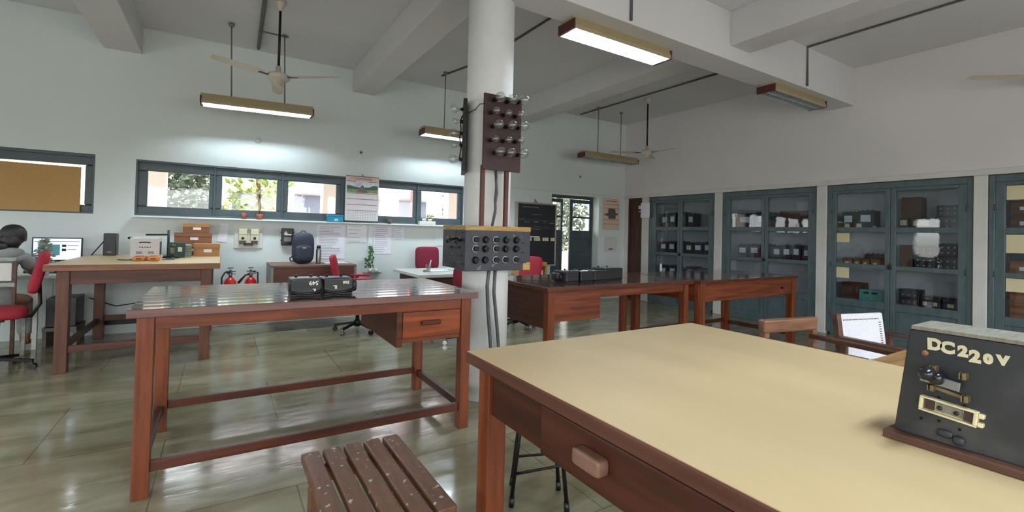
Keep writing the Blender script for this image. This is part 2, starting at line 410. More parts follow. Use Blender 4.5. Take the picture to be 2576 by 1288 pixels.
struct(MB().box(-1.2, .9, 7.085, 7.1, .105, .165).build('baseboard_back', M_BLACKM))
# beams and pillar
bi = 0
def beam(x0, x1, y0, y1, z0):
    struct(MB().box(x0, x1, y0, y1, z0, CH).build('trim_%d' % (10+bi), W_BEAM, bevel=.006), 'white painted concrete ceiling beam')
for (x0, x1) in [(-1.225, -.87), (1.585, 1.92), (4.42, 4.77)]:
    beam(x0, x1, 3.2, 7.1, 3.335); bi += 1
    beam(x0, x1, -2.4, 2.88, 3.30); bi += 1
beam(-5, 7.25, 2.88, 3.2, 3.15)
PX, PY, PR = 1.82, 3.30, .187
struct(MB().lathe([(PR, 0), (PR, CH)], 48, cx=PX, cy=PY).build('wall_pillar', pm('pillar_paint', (238, 240, 242), .85, var=.08, scale=4, bump=.08)), 'round white painted concrete pillar')

# ------------------------------------------------------------------ windows
def pane_obj(parent, x0, x1, z0, z1, y, name='window_glass', mat=None):
    return MB().box(x0, x1, y, y+.004, z0, z1).build(name, mat or M_GLASS, parent)
def sash_frame(xs, X0, X1, Z0, Z1, z0, z1, y0, y1):
    """solid frame with pane holes xs=[(xa,xb)...] between z0,z1"""
    mb = MB(); cur = X0
    mb.box(X0, X1, y0, y1, Z0, z0); mb.box(X0, X1, y0, y1, z1, Z1)
    for xa, xb in xs:
        mb.box(cur, xa, y0, y1, z0, z1); cur = xb
    mb.box(cur, X1, y0, y1, z0, z1)
    return mb
win = thing('window_2', 'long strip window in grey-green frame above the wall papers', 'window', (0, 0, 0)); win['kind'] = 'structure'
PX_ = [(-.779, -.152), (-.009, .630), (.775, 1.411), (1.95, 2.592), (2.733, 3.376)]
sash_frame(PX_, -.89, 3.46, 1.40, 2.07, 1.513, 1.945, 7.15, 7.20).build('window_frame', M_TEALD, win, bevel=.012, seg=3)
fr = MB()
for a, b, c, d in [(-.89, 3.46, 2.045, 2.07), (-.89, 3.46, 1.40, 1.42)]: fr.box(a, b, 7.105, 7.16, c, d)
for x in (-.89, 3.44): fr.box(x, x+.02, 7.105, 7.16, 1.42, 2.045)
for x in (-.091, .70, 1.49, 1.86, 2.66): fr.box(x-.012, x+.012, 7.125, 7.155, 1.42, 2.045)
fr.box(1.50, 1.85, 7.12, 7.155, 1.42, 2.045)
fr.build('window_trim', M_TEALD, win, bevel=.003)
for xa, xb in PX_: pane_obj(win, xa-.01, xb+.01, 1.50, 1.955, 7.17)
win1 = thing('window_1', 'wide window at far left filled with a tan board', 'window', (0, 0, 0)); win1['kind'] = 'structure'
sash_frame([(-3.28, -2.40), (-2.30, -1.35)], -3.4, -1.26, 1.40, 2.085, 1.50, 1.958, 7.13, 7.18).build('window_frame', M_TEALD, win1, bevel=.012, seg=3)
MB().box(-3.4, -1.26, 7.103, 7.14, 2.05, 2.085).box(-1.28, -1.26, 7.103, 7.14, 1.42, 2.05).box(-3.4, -1.26, 7.103, 7.14, 1.40, 1.42).build('window_trim', M_TEALD, win1, bevel=.003)
pane_obj(win1, -3.29, -2.39, 1.49, 1.97, 7.155); pane_obj(win1, -2.31, -1.34, 1.49, 1.97, 7.155)
tb = MB().hexa([(-3.35, 7.085, 1.415), (-1.375, 7.085, 1.415), (-1.375, 7.10, 1.415), (-3.35, 7.10, 1.415)], [(-3.35, 7.085, 1.945), (-1.375, 7.085, 1.925), (-1.375, 7.10, 1.925), (-3.35, 7.10, 1.945)]).build('soft_board', M_TAN, bevel=.003)
tag(tb, 'plain tan board covering the far left window', 'board')

# ------------------------------------------------------------------ back door (two leaves, left one ajar outwards)
dr = thing('door_1', 'grey-green double door with glass panes, one leaf ajar', 'door', (0, 0, 0)); dr['kind'] = 'structure'
MB().box(5.32, 6.53, 7.28, 7.36, 2.02, 2.08).box(5.32, 5.37, 7.28, 7.36, 0, 2.02).box(6.49, 6.53, 7.28, 7.36, 0, 2.02).build('door_frame', M_TEALD, dr, bevel=.004)
def leaf(x0, x1, panes_x):
    mb = MB(); y0, y1 = 7.30, 7.335
    pa, pb = panes_x
    mb.box(x0, pa, y0, y1, .01, 2.01); mb.box(pb, x1, y0, y1, .01, 2.01)
    mb.box(pa, pb, y0, y1, 1.935, 2.01).box(pa, pb, y0, y1, 1.63, 1.672).box(pa, pb, y0, y1, 1.22, 1.385).box(pa, pb, y0, y1, .01, .16).box(pa, pb, y0, y1, .86, .93).box(pa, pb, y0, y1, .52, .58)
    mb.box(pa, pb, y0+.012, y1-.012, .16, 1.22)
    return mb
l2 = leaf(5.935, 6.488, (6.01, 6.463)).build('door_leaf', M_TEALD, dr, bevel=.004)
pane_obj(l2, 6.0, 6.47, 1.67, 1.94, 7.315); pane_obj(l2, 6.0, 6.47, 1.38, 1.635, 7.315)
l1 = leaf(5.37, 5.785, (5.43, 5.735)).build('door_leaf', M_TEALD, dr, bevel=.004)
pane_obj(l1, 5.42, 5.745, 1.67, 1.94, 7.315); pane_obj(l1, 5.42, 5.745, 1.38, 1.635, 7.315)
# swing the left leaf outwards about its hinge
H = Matrix.Translation((5.37, 7.32, 0)) @ Matrix.Rotation(R(5), 4, 'Z') @ Matrix.Translation((-5.37, -7.32, 0))
l1.matrix_local = H
# corner door in the right wall
dr2 = thing('door_2', 'dark brown wooden door in the far corner', 'door', (0, 0, 0)); dr2['kind'] = 'structure'
MB().box(7.29, 7.33, 6.62, 6.985, .01, 2.07).build('door_leaf', M_DOORB, dr2, bevel=.004)
MB().box(7.26, 7.30, 6.955, 6.99, .01, 2.083).box(7.26, 7.30, 6.61, 6.955, 2.04, 2.083).build('door_frame', M_DOORB, dr2, bevel=.003)
MB().box(7.282, 7.289, 6.665, 6.735, 1.86, 1.93).box(7.282, 7.289, 6.665, 6.735, 1.80, 1.815).build('door_sign', M_PAPER, dr2)

# ------------------------------------------------------------------ built-in glazed cabinets
XF = 7.255
RZ = [(1.496, 1.96), (1.005, 1.43), (.525, .95)]
def cabinet(y0, y1, leaves, label):
    """y0<y1; leaves: (ya, yb) clear pane widths of the leaf nearer the camera and the far leaf"""
    t = thing('glass_cabinet', label, 'cabinet', (XF, (y0+y1)/2, 0)); ox, oy = XF, (y0+y1)/2
    B = lambda mb, a, b, c, d, e, f: mb.box(a-ox, b-ox, c-oy, d-oy, e, f)
    f = MB(); B(f, XF, XF+.07, y0, y0+.05, .04, 2.08); B(f, XF, XF+.07, y1-.05, y1, .04, 2.08); B(f, XF, XF+.07, y0+.05, y1-.05, 2.0, 2.08); B(f, XF, XF+.07, y0+.05, y1-.05, .0, .06)
    f.build('cabinet_frame', M_TEAL, t, bevel=.005)
    c = MB(); B(c, 7.655, 7.675, y0, y1, .02, 2.08); B(c, XF+.07, 7.655, y0, y0+.015, .02, 2.08); B(c, XF+.07, 7.655, y1-.015, y1, .02, 2.08)
    B(c, XF+.07, 7.655, y0+.015, y1-.015, .02, .06); B(c, XF+.07, 7.655, y0+.015, y1-.015, 2.05, 2.08)
    c.build('cabinet_interior', M_CBACK, t)
    for z in (1.463, .975, .495):
        s = MB(); B(s, XF+.08, 7.65, y0+.02, y1-.02, z-.02, z); s.build('shelf', M_CBACK, t)
    ym = (leaves[0][1]+leaves[1][0])/2
    for (ya, yb), (da, db) in zip(leaves, [(y0+.05, ym-.002), (ym+.002, y1-.05)]):
        d = MB(); xa, xb = XF+.006, XF+.05
        B(d, xa, xb, da, ya, .06, 2.0); B(d, xa, xb, yb, db, .06, 2.0)
        for z0, z1 in [(1.96, 2.0), (1.43, 1.496), (.95, 1.005), (.43, .525), (.06, .13)]: B(d, xa, xb, ya, yb, z0, z1)
        B(d, xa+.014, xb-.01, ya, yb, .13, .43)
        dd = d.build('cabinet_door', M_TEAL, t, bevel=.004)
        for z0, z1 in RZ:
            g = MB(); B(g, XF+.03, XF+.033, ya-.006, yb+.006, z0-.006, z1+.006); g.build('glass_pane', M_CGLASS, dd)
    p = MB(); B(p, XF-.022, XF+.006, ym-.02, ym+.02, .955, 1.0); p.tube([(XF-.01-ox, ym-.013-oy, 1.0), (XF-.01-ox, ym-.013-oy, 1.025), (XF-.01-ox, ym+.013-oy, 1.025), (XF-.01-ox, ym+.013-oy, 1.0)], .004, 6)
    p.build('padlock', M_BLACKM, t, bevel=.003)
    h = MB()
    for yy in (y0+.052, y1-.052):
        for z in (1.72, .98, .3): h.cyl((XF-.004-ox, yy-oy, z-.035), (XF-.004-ox, yy-oy, z+.035), .006, 6)
    h.build('hinges', M_TEALD, t)
    return t
cabinet(4.965, 6.425, [(5.082, 5.64), (5.74, 6.257)], 'grey-green glazed built-in cabinet nearest the corner door')
cabinet(3.335, 4.815, [(3.45, 4.045), (4.146, 4.683)], 'grey-green glazed built-in cabinet second from the corner door')
cabinet(1.695, 3.195, [(1.822, 2.412), (2.525, 3.088)], 'grey-green glazed built-in cabinet with a turquoise box on its lowest shelf')
cabinet(.075, 1.569, [(.18, .77), (.88, 1.44)], 'grey-green glazed built-in cabinet at the right edge with cream papers on its panes')

# contents ------------------------------------------------------------------
SH = {1: 1.463, 2: .975, 3: .495}
SHN = {1: 'top', 2: 'middle', 3: 'lowest'}
CABN = {1: 'corner-door cabinet', 2: 'second cabinet', 3: 'third cabinet'}
def instrument(name, label, cat, y0, y1, h, z, mat, kind='meter', x0=7.36, d=.2, group=None):
    """an instrument box facing the room (-x); y0<y1"""
    yc = (y0+y1)/2; w_ = y1-y0
    t = thing(name, label, cat, (x0+d/2, yc, z), group=group)
    MB().box(-d/2, d/2, -w_/2, w_/2, .001, h).build('case', mat, t, bevel=.006)
    if kind == 'meter':
        MB().box(-d/2-.004, -d/2+.002, -w_*.3, w_*.3, h*.42, h*.78).build('label_plate', M_PAPER, t, bevel=.001, label='white label')
        k = MB()
        for yy in (-w_*.3, 0, w_*.3): k.cyl((-d*.2, yy, h), (-d*.2, yy, h+.018), .008, 8)
        k.build('terminals', M_BRASS, t)
    if kind == 'scale':
        MB().box(-d/2-.004, -d/2+.002, -w_*.38, w_*.38, h*.4, h*.85).build('scale_window', M_LABEL, t, label='pale scale window')
        MB().tube([(-d/2-.006, 0, h*.42), (-d/2-.006, w_*.2, h*.8)], .0012, 5).build('needle', M_BLACKM, t)
    if kind == 'knobs':
        k = MB()
        for i in range(3):
            for j in range(2): k.cyl((-d/2-.016, (i-1)*w_*.3, h*(.3+.4*j)), (-d/2+.002, (i-1)*w_*.3, h*(.3+.4*j)), .011, 10)
        k.build('knobs', M_STEEL, t)
    if kind == 'posts':
        k = MB()
        for i in range(4): k.cyl((-d*.25, (i-1.5)*w_*.24, h), (-d*.25, (i-1.5)*w_*.24, h+.02), .007, 8)
        k.build('terminals', M_BRASS, t)
        MB().box(-d/2-.003, -d/2+.002, -w_*.2, w_*.2, h*.3, h*.6).build('label_plate', M_LABEL, t)
    return t
ORD = ['leftmost', 'second from left', 'third from left', 'fourth from left', 'fifth from left', 'sixth from left', 'seventh from left', 'eighth from left']
def row(cab, sh, ys, h, kind='meter', what='black white-labelled meter box', mat=None):
    for i, (a, b) in enumerate(ys):
        instrument('meter_box', '%s, %s on the %s shelf of the %s' % (what, ORD[i], SHN[sh], CABN[cab]), 'meter box', a, b, h*(1+.04*((i*7) % 3-1)), SH[sh], mat or M_INSTB, kind,
                   group='meter boxes on the %s shelf of the %s' % (SHN[sh], CABN[cab]))
row(1, 1, [(6.05, 6.21), (5.86, 6.02), (5.64, 5.83), (5.46, 5.60)], .30)
row(1, 2, [(6.06, 6.23), (5.86, 6.03), (5.68, 5.84), (5.48, 5.64), (5.27, 5.46), (5.08, 5.25)], .24)
row(1, 3, [(6.05, 6.22), (5.83, 6.01), (5.42, 5.62), (5.16, 5.38)], .26)
row(2, 1, [(4.34, 4.62), (4.06, 4.30)], .27)
row(2, 2, [(4.42, 4.60), (4.22, 4.40), (4.05, 4.20), (3.88, 4.02), (3.74, 3.87), (3.60, 3.72), (3.42, 3.58)], .24)
instrument('instrument_case', 'brown instrument case at right on the top shelf of the second cabinet', 'case', 3.50, 3.92, .28, SH[1], M_INSTW, 'none')
row(3, 1, [(2.90, 3.06), (2.68, 2.87)], .26)
instrument('instrument_case', 'tall plain brown wooden case on the top shelf of the third cabinet', 'case', 2.21, 2.41, .42, SH[1], M_INSTW, 'none', 7.42)
instrument('panel_meter', 'small meter with square pale scale before the tall wooden case', 'meter', 2.31, 2.40, .15, SH[1], M_INSTB, 'scale', 7.33, .08)
instrument('panel_meter', 'wide meter with long pale scale on the top cabinet shelf', 'meter', 2.08, 2.28, .14, SH[1], M_INSTB, 'scale', 7.33, .08)
instrument('resistance_box', 'black resistance box with silver knobs, under another, on the top cabinet shelf', 'resistance box', 1.83, 2.05, .16, SH[1], M_INSTB, 'knobs', 7.34)
instrument('resistance_box', 'black resistance box with silver knobs, stacked on another on the top cabinet shelf', 'resistance box', 1.83, 2.04, .14, SH[1]+.162, M_INSTB, 'knobs', 7.35)
for i, (a, b) in enumerate([(2.92, 3.04), (2.82, 2.905), (2.72, 2.81), (2.60, 2.71)]):
    instrument('key_box', 'small orange-brown wooden plug key box, %s on the middle cabinet shelf' % ORD[i], 'key box', a, b, .09, SH[2], M_INSTW2, 'posts', 7.34, .12, 'small wooden boxes on the middle cabinet shelf')
instrument('rheostat_box', 'dark box lying behind the small wooden key boxes', 'box', 2.60, 2.84, .16, SH[2], M_INSTB, 'posts', 7.50, .12)
instrument('instrument_case', 'dark brown upright case right of the padlock on the crowded middle shelf', 'case', 2.27, 2.40, .30, SH[2], M_INSTW, 'none', 7.36)
for i, (a, b, z, h) in enumerate([(2.05, 2.25, 0, .17), (1.83, 2.03, 0, .17), (2.05, 2.25, .172, .12), (1.83, 2.02, .172, .16)]):
    instrument('decade_box', 'dark decade box with silver knobs, %s of four on the crowded middle shelf' % ['lower left', 'lower right', 'upper left', 'upper right'][i], 'decade box', a, b, h, SH[2]+z, M_INSTB, 'knobs', 7.35, .2, 'decade boxes on the crowded middle shelf')
instrument('instrument_case', 'plain dark brown case left of the turquoise box', 'case', 2.82, 3.07, .24, SH[3], M_INSTW, 'none', 7.40)
tq = instrument('power_supply', 'turquoise box on the lowest cabinet shelf', 'box', 2.54, 2.83, .17, SH[3], M_TURQ, 'none', 7.33, .06)
MB().box(-.036, -.029, .03, .09, .115, .14).box(-.036, -.029, -.06, 0, .115, .14).build('dark_slots', M_INSTB, tq)
instrument('resistance_box', 'black knobbed instrument standing first to the right of the turquoise box', 'resistance box', 2.20, 2.40, .22, SH[3], M_INSTB, 'knobs')
for i, (a, b) in enumerate([(2.10, 2.19), (2.0, 2.09), (1.83, 1.98)]):
    instrument('meter_box', 'plain dark meter box, %s right of the black knobbed instrument' % ['first', 'second', 'third'][i], 'meter box', a, b, .15, SH[3], M_INSTB, 'posts', group='dark boxes on the lowest shelf')
for y, s in [(2.995, 1), (2.83, 1), (2.66, .6)]:
    pass
jar0 = None
for i, y in enumerate([2.98, 2.84, 2.66]):
    j = thing('white_jar', ['white plastic jar before the leftmost meter box of the third cabinet', 'white plastic jar before the second meter box of the third cabinet', 'smallest white jar, alone at right on the top cabinet shelf'][i], 'jar', (7.325, y, SH[1]+.0015))
    s = [1, 1, .6][i]
    MB().lathe([(.032*s, .0), (.034*s, .06*s), (.028*s, .066*s)], 14).build('jar_body', M_WHITE, j)
    MB().lathe([(.03*s, .0663*s), (.03*s, .082*s), (.0, .082*s)], 14).build('lid', M_WHITE, j)
for i, (y0, y1, z0, z1) in enumerate([(2.93, 3.085, 1.29, 1.415), (2.93, 3.085, .80, .945)]):
    tag(MB().box(7.282, 7.284, y0, y1, z0, z1).build('paper_label', M_LABEL), 'cream paper stuck inside the %s pane of the cabinet with the turquoise box' % ['middle', 'lower'][i], 'paper label')
for i, (z0, z1) in enumerate([(1.80, 1.955), (1.22, 1.42), (.80, .945)]):
    tag(MB().box(7.282, 7.284, .90, 1.435, z0, z1).build('paper_label', M_LABEL), 'cream paper across the %s pane of the right-edge cabinet' % ['top', 'middle', 'lower'][i], 'paper label')
for i, (z, h, m_, lb) in enumerate([(SH[1], .17, M_INSTW, 1), (SH[1]+.172, .15, M_INSTW, 1), (SH[2], .16, M_INSTW2, 1), (SH[2]+.162, .08, M_NAVY, 0), (SH[3], .30, M_INSTW2, 0)]):
    b = instrument('storage_box', ['lower dark brown drawer box on the right-edge cabinet top shelf', 'upper dark brown drawer box on the right-edge cabinet top shelf', 'brown box with white label on the middle shelf of the right-edge cabinet', 'flat navy box stacked on a brown box in the right-edge cabinet', 'large plain brown box on the lowest shelf of the right-edge cabinet'][i], 'box', .95, 1.42, h, z, m_, 'none', 7.34, .26)
    if lb: MB().box(-.134, -.129, -.16, .16, h*.35, h*.6).build('label_plate', M_PAPER, b)
tag(MB().box(7.205, 7.222, 6.38, 6.60, 1.675, 1.975).build('notice_sheet', M_PAPER), 'white notice sheet pinned on the pillar strip beside the corner door', 'notice')
for z in (2,):
    pass
pl = tag(MB().box(7.60, 7.604, 3.56, 3.78, 1.68, 1.9).build('posted_sheet', M_PAPER), 'pale sheet inside the second cabinet at its top right', 'paper')

# ------------------------------------------------------------------ ceiling services
def fixture(name, label, cx, y, z, L_, lit, rods, tilt=0, W_=.2):
    """hung louvred tube light: z = underside"""
    t = thing(name, label, 'tube light', (cx, y, z), rot=(0, tilt, 0)); h = .115
    prof = [(-W_/2, 0), (-W_/2, .03), (-W_*.36, h), (W_*.36, h), (W_/2, .03), (W_/2, 0)]
    hb = MB(); n = len(prof)
    for s, (a, b) in enumerate([(-L_/2, L_/2)]):
        vs = [(a, p, q) for p, q in prof]+[(b, p, q) for p, q in prof]
        hb._add(vs, [(i, i+1, i+1+n, i+n) for i in range(n-1)]+[tuple(range(n)), tuple(range(2*n-1, n-1, -1))])
    hb.build('housing', M_FIXB, t)
    for s in (-1, 1):
        MB().box(s*L_/2-.008, s*L_/2+.008, -W_/2-.004, W_/2+.004, -.004, .085).build('end_cap', M_FIXE, t, bevel=.02)
    rf_ = MB()
    for s_ in (-1, 1): rf_.quad((-L_/2+.02, s_*(W_/2-.006), .03), (L_/2-.02, s_*(W_/2-.006), .03), (L_/2-.02, s_*W_*.3, .095), (-L_/2+.02, s_*W_*.3, .095))
    rf_.quad((-L_/2+.02, -W_*.3, .095), (L_/2-.02, -W_*.3, .095), (L_/2-.02, W_*.3, .095), (-L_/2+.02, W_*.3, .095)).build('reflector', M_WHITE, t)
    lv = MB(); k = 15
    for yy, hh_ in ((-W_/2+.004, .03), (0, .014), (W_/2-.004, .03)): lv.box(-L_/2+.015, L_/2-.015, yy-.002, yy+.002, -.002, hh_)
    for i in range(k+1):
        x = -L_/2+.02+(L_-.04)*i/k; lv.box(x-.0012, x+.0012, -W_/2+.006, W_/2-.006, .0, .030)
    lv.build('louvre', M_LOUV, t)
    for yy in (-W_/4, W_/4):
        MB().cyl((-L_/2+.05, yy, .058), (L_/2-.05, yy, .058), .012, 10).build('fluorescent_tube', M_TUBE if lit else M_TUBEOFF, t)
    for x in rods:
        rb = MB().tube([(x, 0, h), (x, 0, CH-z-.02)], .008, 8).lathe([(.028, CH-z-.03), (.036, CH-z)], 12, cx=x)
        rb.build('hanging_rod', M_ROD, t)
    return t
fixture('tube_light', 'lit tube light hanging on two rods at left near the fan', .345, 6.32, 2.685, 1.17, True, (-.29, .27), R(-1.6))
fixture('tube_light', 'lit tube light partly hidden behind the pillar', 2.99, 6.36, 2.69, 1.17, True, (-.24, .3))
fixture('tube_light', 'unlit tube light hanging on two rods near the back door', 6.13, 6.42, 2.70, 1.36, False, (-.29, .29))
fixture('tube_light', 'large lit tube light under the big beam', 3.07, 3.13, 3.04, 1.22, True, (), 0, .22)
fixture('tube_light', 'unlit tube light under the big beam at right', 6.02, 3.06, 3.04, 1.22, False, (), 0, .22)
fixture('tube_light', 'added unseen tube light overhead to brighten the foreground cream table', 1.30, -.25, 2.72, 1.17, True, (-.29, .27))  # added out of view, only to brighten the cream table
fixture('tube_light', 'added unseen tube light beyond the left edge to brighten the floor', -2.45, 3.7, 2.72, 1.17, True, (-.29, .27))  # added out of view, only to brighten the left side
def fan(label, x, y, z, angs, L_=.62):
    t = thing('ceiling_fan', label, 'ceiling fan', (x, y, z))
    MB().lathe([(0, -.085), (.045, -.085), (.05, -.03), (.10, -.022), (.115, .0), (.105, .03), (.06, .05), (.03, .06), (.022, .12), (0, .12)], 28).build('motor', M_FAN, t)
    MB().cyl((0, 0, .11), (0, 0, CH-z-.05), .013, 10).build('down_rod', M_BLACKM, t)
    MB().lathe([(.018, CH-z-.10), (.05, CH-z-.02), (.05, CH-z)], 16).build('canopy', M_FAN, t)
    for a in angs:
        M = Matrix.Rotation(R(a), 4, 'Z'); b = MB()
        P = []
        for (r, w0, w1) in [(.17, -.055, .05), (.22, -.065, .06), (L_-.06, -.055, .05), (L_, -.03, .025)]:
            P.append([M @ Vector((r, w0, -.008)), M @ Vector((r, w1, .008))])
        for i in range(3):
            b.hexa([P[i][0], P[i+1][0], P[i+1][1], P[i][1]], [p+Vector((0, 0, .004)) for p in (P[i][0], P[i+1][0], P[i+1][1], P[i][1])])
        bo = b.build('blade', M_FAN, t)
        MB().bar(M @ Vector((.09, 0, 0)), M @ Vector((.21, 0, 0)), .035, .006).build('blade_bracket', M_BLACKM, bo)
    return t
fan('white ceiling fan at left with black down rod', .455, 5.41, 2.86, (208, 322, 86), .66)
fan('white ceiling fan near the back door', 6.10, 5.48, 2.72, (272, 32, 152), .62)
fan('ceiling fan at the right edge, one blade in view', 6.90, 1.05, 2.98, (141, 261, 21), .75)
def pipe(label, pts, r=.012):
    tag(MB().tube(pts, r, 8).build('conduit_pipe', M_PIPE), label, 'conduit pipe')
pipe('thick grey conduit running along the ceiling above the left fan', [(.34, 6.92, 3.635), (.30, 5.0, 3.635), (.30, 3.2, 3.635)], .022)
pipe('thin cross conduit at the ceiling between the left fan and its light', [(.30, 6.2, 3.60), (.62, 6.2, 3.60)], .009)
pipe('grey conduit on the ceiling behind the pillar', [(2.755, 6.5, 3.645), (2.96, 5.6, 3.645), (2.96, 3.75, 3.645)])
pipe('long dark conduit on the ceiling above the far fan', [(5.87, 6.97, 3.645), (5.93, 4.02, 3.645)])
pipe('conduit dropping down the beam to the large lit tube light', [(2.96, -1, 3.645), (2.96, 2.865, 3.645), (2.96, 2.865, 3.172)])
pipe('dark conduit bending down the beam to the unlit light at right', [(5.96, -1, 3.645), (5.96, 2.865, 3.645), (5.96, 2.865, 3.172)])
for i, (x, z) in enumerate([(.38, 2.453), (1.731, 2.446), (5.985, 2.447)]):
    t = thing('ceiling_rose', ['round white wall rose above the left strip window', 'small round wall rose with dark centre above the calendar', 'round wall rose with dark centre above the back door'][i], 'wall fitting', (x, 7.1, z), rot=(R(90), 0, 0))
    MB().lathe([(.038, .0), (.038, .012), (.02, .022), (0, .022)], 18).build('rose_base', M_WHITE, t)
    if i: MB().lathe([(.014, .0215), (.014, .034), (0, .034)], 12).build('socket', M_BLACKM, t)

# ------------------------------------------------------------------ outdoors
struct(MB().box(-6, 12, 7.36, 10.1, 3.55, 3.7).build('ceiling_added_veranda', W_BEAM), 'veranda roof slab added unseen outside the back wall to shade the posts')  # unseen slab, added to keep sky light off the veranda posts
struct(MB().box(-25, 40, 7.4, 45, -.35, -.25).build('floor_outside', pm('sunlit_paving', (196, 190, 176), .9, var=.12, scale=.8)))
for i, (x0, x1, mt) in enumerate([(-1.10, -.79, M_PINK), (1.62, 1.90, M_PINK), (4.22, 4.50, M_PINK)]):
    tag(MB().box(x0, x1, 9.4, 9.7, -.25, 3.6).build('veranda_post', mt, bevel=.01), 'pale pink veranda post outside the %s pane of the strip window' % ['leftmost', 'third', 'rightmost'][i], 'post')
bt = thing('distant_building', 'pale building with grey windows seen through the strip window', 'building', (4.2, 20.4, -.25))
MB().box(-4.6, 9, 0, 6, 0, 2.0).box(-4.6, 9, 0, 6, 3.0, 3.35).box(-4.6, 9, .5, 6, 2.0, 3.0).box(-4.6, 9, .4, 6, 3.35, 9).build('building_wall', M_BLDW, bt)
for k in range(5):
    x = -3.9+k*2.2
    MB().box(x, x+1.3, .44, .5, 2.1, 2.9).build('building_window', M_BLDG, bt)
    MB().box(x, x+1.3, .34, .4, 3.7, 4.8).build('building_window', M_BLDG, bt)
MB().box(3.05, 3.2, -.1, .0, 0, 9).build('red_downpipe', pm('red_oxide', (206, 90, 90), .6), bt, label='red downpipe')
def tree(label, x, y, h, r, mat, seed, n=1500, base=.8, leaf=.09):
    rnd = random.Random(seed); t = thing('tree', label, 'tree', (x, y, -.25))
    MB().tube([(0, 0, 0), (.05, .03, h*.4), (-.04, 0, h*.8)], [.12, .09, .03], 8).build('trunk', M_INSTW, t)
    f = MB()
    for _ in range(n):
        a = rnd.uniform(0, 2*pi); q = rnd.random()**.4*r; zz = base+rnd.random()*(h-base)
        k = (1-((zz-base)/(h-base)*2-1)**2)**.35
        c = Vector((cos(a)*q*k, sin(a)*q*k, zz)); d = Vector((rnd.uniform(-1, 1), rnd.uniform(-1, 1), rnd.uniform(-.8, .8))).normalized()
        e = d.cross(Vector((rnd.uniform(-1, 1), rnd.uniform(-1, 1), 1))).normalized(); L_ = leaf*rnd.uniform(.7, 1.6)
        f.quad(c-d*L_, c-e*L_*.45, c+d*L_, c+e*L_*.45)
    f.build('foliage', mat, t)
tree('dense grey-green tree outside the leftmost pane of the strip window', -1.15, 12.6, 4.2, .98, M_LEAFD, 1, 6500, .3, .085)
tree('slender yellow-green tree outside the second pane', .80, 14.2, 4.4, .85, M_LEAFY, 2, 1500, .4, .09)
tree('grey-green tree outside the rightmost pane beside the pillar', 6.6, 13.4, 4.4, .72, M_LEAFD, 3, 3000, .4, .09)
tree('low leafy bush outside the pane right of the calendar', 4.1, 12.6, 1.85, .55, M_LEAFY, 4, 500, .5, .1)
tree('green tree seen through the back door panes', 10.2, 13.6, 4.0, 1.3, M_LEAFD, 5, 2000, .9, .12)
tree('bright shrub outside the back door gap', 8.1, 11.4, 1.5, .5, M_LEAF, 6, 500, .2, .1)
# ------------------------------------------------------------------ tables
def desk(name, label, x0, x1, y0, y1, H, topm, edge, leg=.068, over=.05, tth=.04, apron=.075, stretch=(True,)*4, sz=.14, edge_m=None, ap_m=None, cat='table', st_h=.05, side_m=None, leg_m=None, str_m=None):
    t = thing(name, label, cat, (x0, y0, 0)); W, D = x1-x0, y1-y0
    MB().box(0, W, 0, D, H-tth, H-.002).build('edge_band', edge_m or M_EDGE, t, bevel=.004)
    MB().box(.004, W-.004, .004, D-.004, H-.0025, H).build('tabletop', topm, t)
    o = over; legs = [(o, o), (W-o-leg, o), (o, D-o-leg), (W-o-leg, D-o-leg)]
    for x, y in legs: MB().box(x, x+leg, y, y+leg, 0, H-tth).build('leg', leg_m or M_WOODZ, t, bevel=.003)
    am = ap_m or M_WOOD
    MB().box(o+leg, W-o-leg, o+.012, o+.034, H-tth-apron, H-tth).build('apron', am, t, bevel=.002)
    MB().box(o+leg, W-o-leg, D-o-.034, D-o-.012, H-tth-apron, H-tth).build('apron', am, t, bevel=.002)
    for x in (o+.012, W-o-.034): MB().box(x, x+.022, o+leg, D-o-leg, H-tth-apron, H-tth).build('apron', side_m or M_WOODY, t, bevel=.002)
    c = leg/2; s = .032
    if stretch[0]: MB().box(o+leg, W-o-leg, o+.016, o+.016+s, sz-st_h/2, sz+st_h/2).build('stretcher', str_m or M_WOODD, t, bevel=.003)
    if stretch[1]: MB().box(o+leg, W-o-leg, D-o-.016-s, D-o-.016, sz-st_h/2+.02, sz+st_h/2+.02).build('stretcher', str_m or M_WOODD, t, bevel=.003)
    if stretch[2]: MB().box(o+.016, o+.016+s, o+leg, D-o-leg, sz-st_h/2, sz+st_h/2).build('stretcher', M_WOODDY, t, bevel=.003)
    if stretch[3]: MB().box(W-o-.016-s, W-o-.016, o+leg, D-o-leg, sz-st_h/2, sz+st_h/2).build('stretcher', M_WOODDY, t, bevel=.003)
    return t
# dark varnished desk
dk = desk('lab_table', 'dark varnished wooden lab table with one drawer, two meters on top', -.36, 1.465, 2.74, 3.72, .90, M_PLANK, .04, over=.035, apron=.065)
ox, oy = -.36, 2.74
MB().box(.93-ox, .965-ox, .05, .90, .575, .86).build('drawer_side', M_WOODD, dk, bevel=.003)
MB().box(.965-ox, 1.362-ox, .055, .07, .600, .625).box(.965-ox, 1.362-ox, .05, .075, .79, .86).build('drawer_rail', M_WOOD, dk, bevel=.002)
dw = MB().box(.968-ox, 1.358-ox, .048, .066, .627, .788).build('drawer', wood('teak_orange_drawer', (150, 74, 38), (112, 52, 26), .38, 0), dk, bevel=.003)
MB().box(1.085-ox, 1.21-ox, .018, .048, .705, .733).build('drawer_handle', M_WOODD, dw, bevel=.006)
MB().box(-.075+.03, .035, .80, .83, .10, .15).build('tenon_end', M_WOODY, dk, bevel=.002)
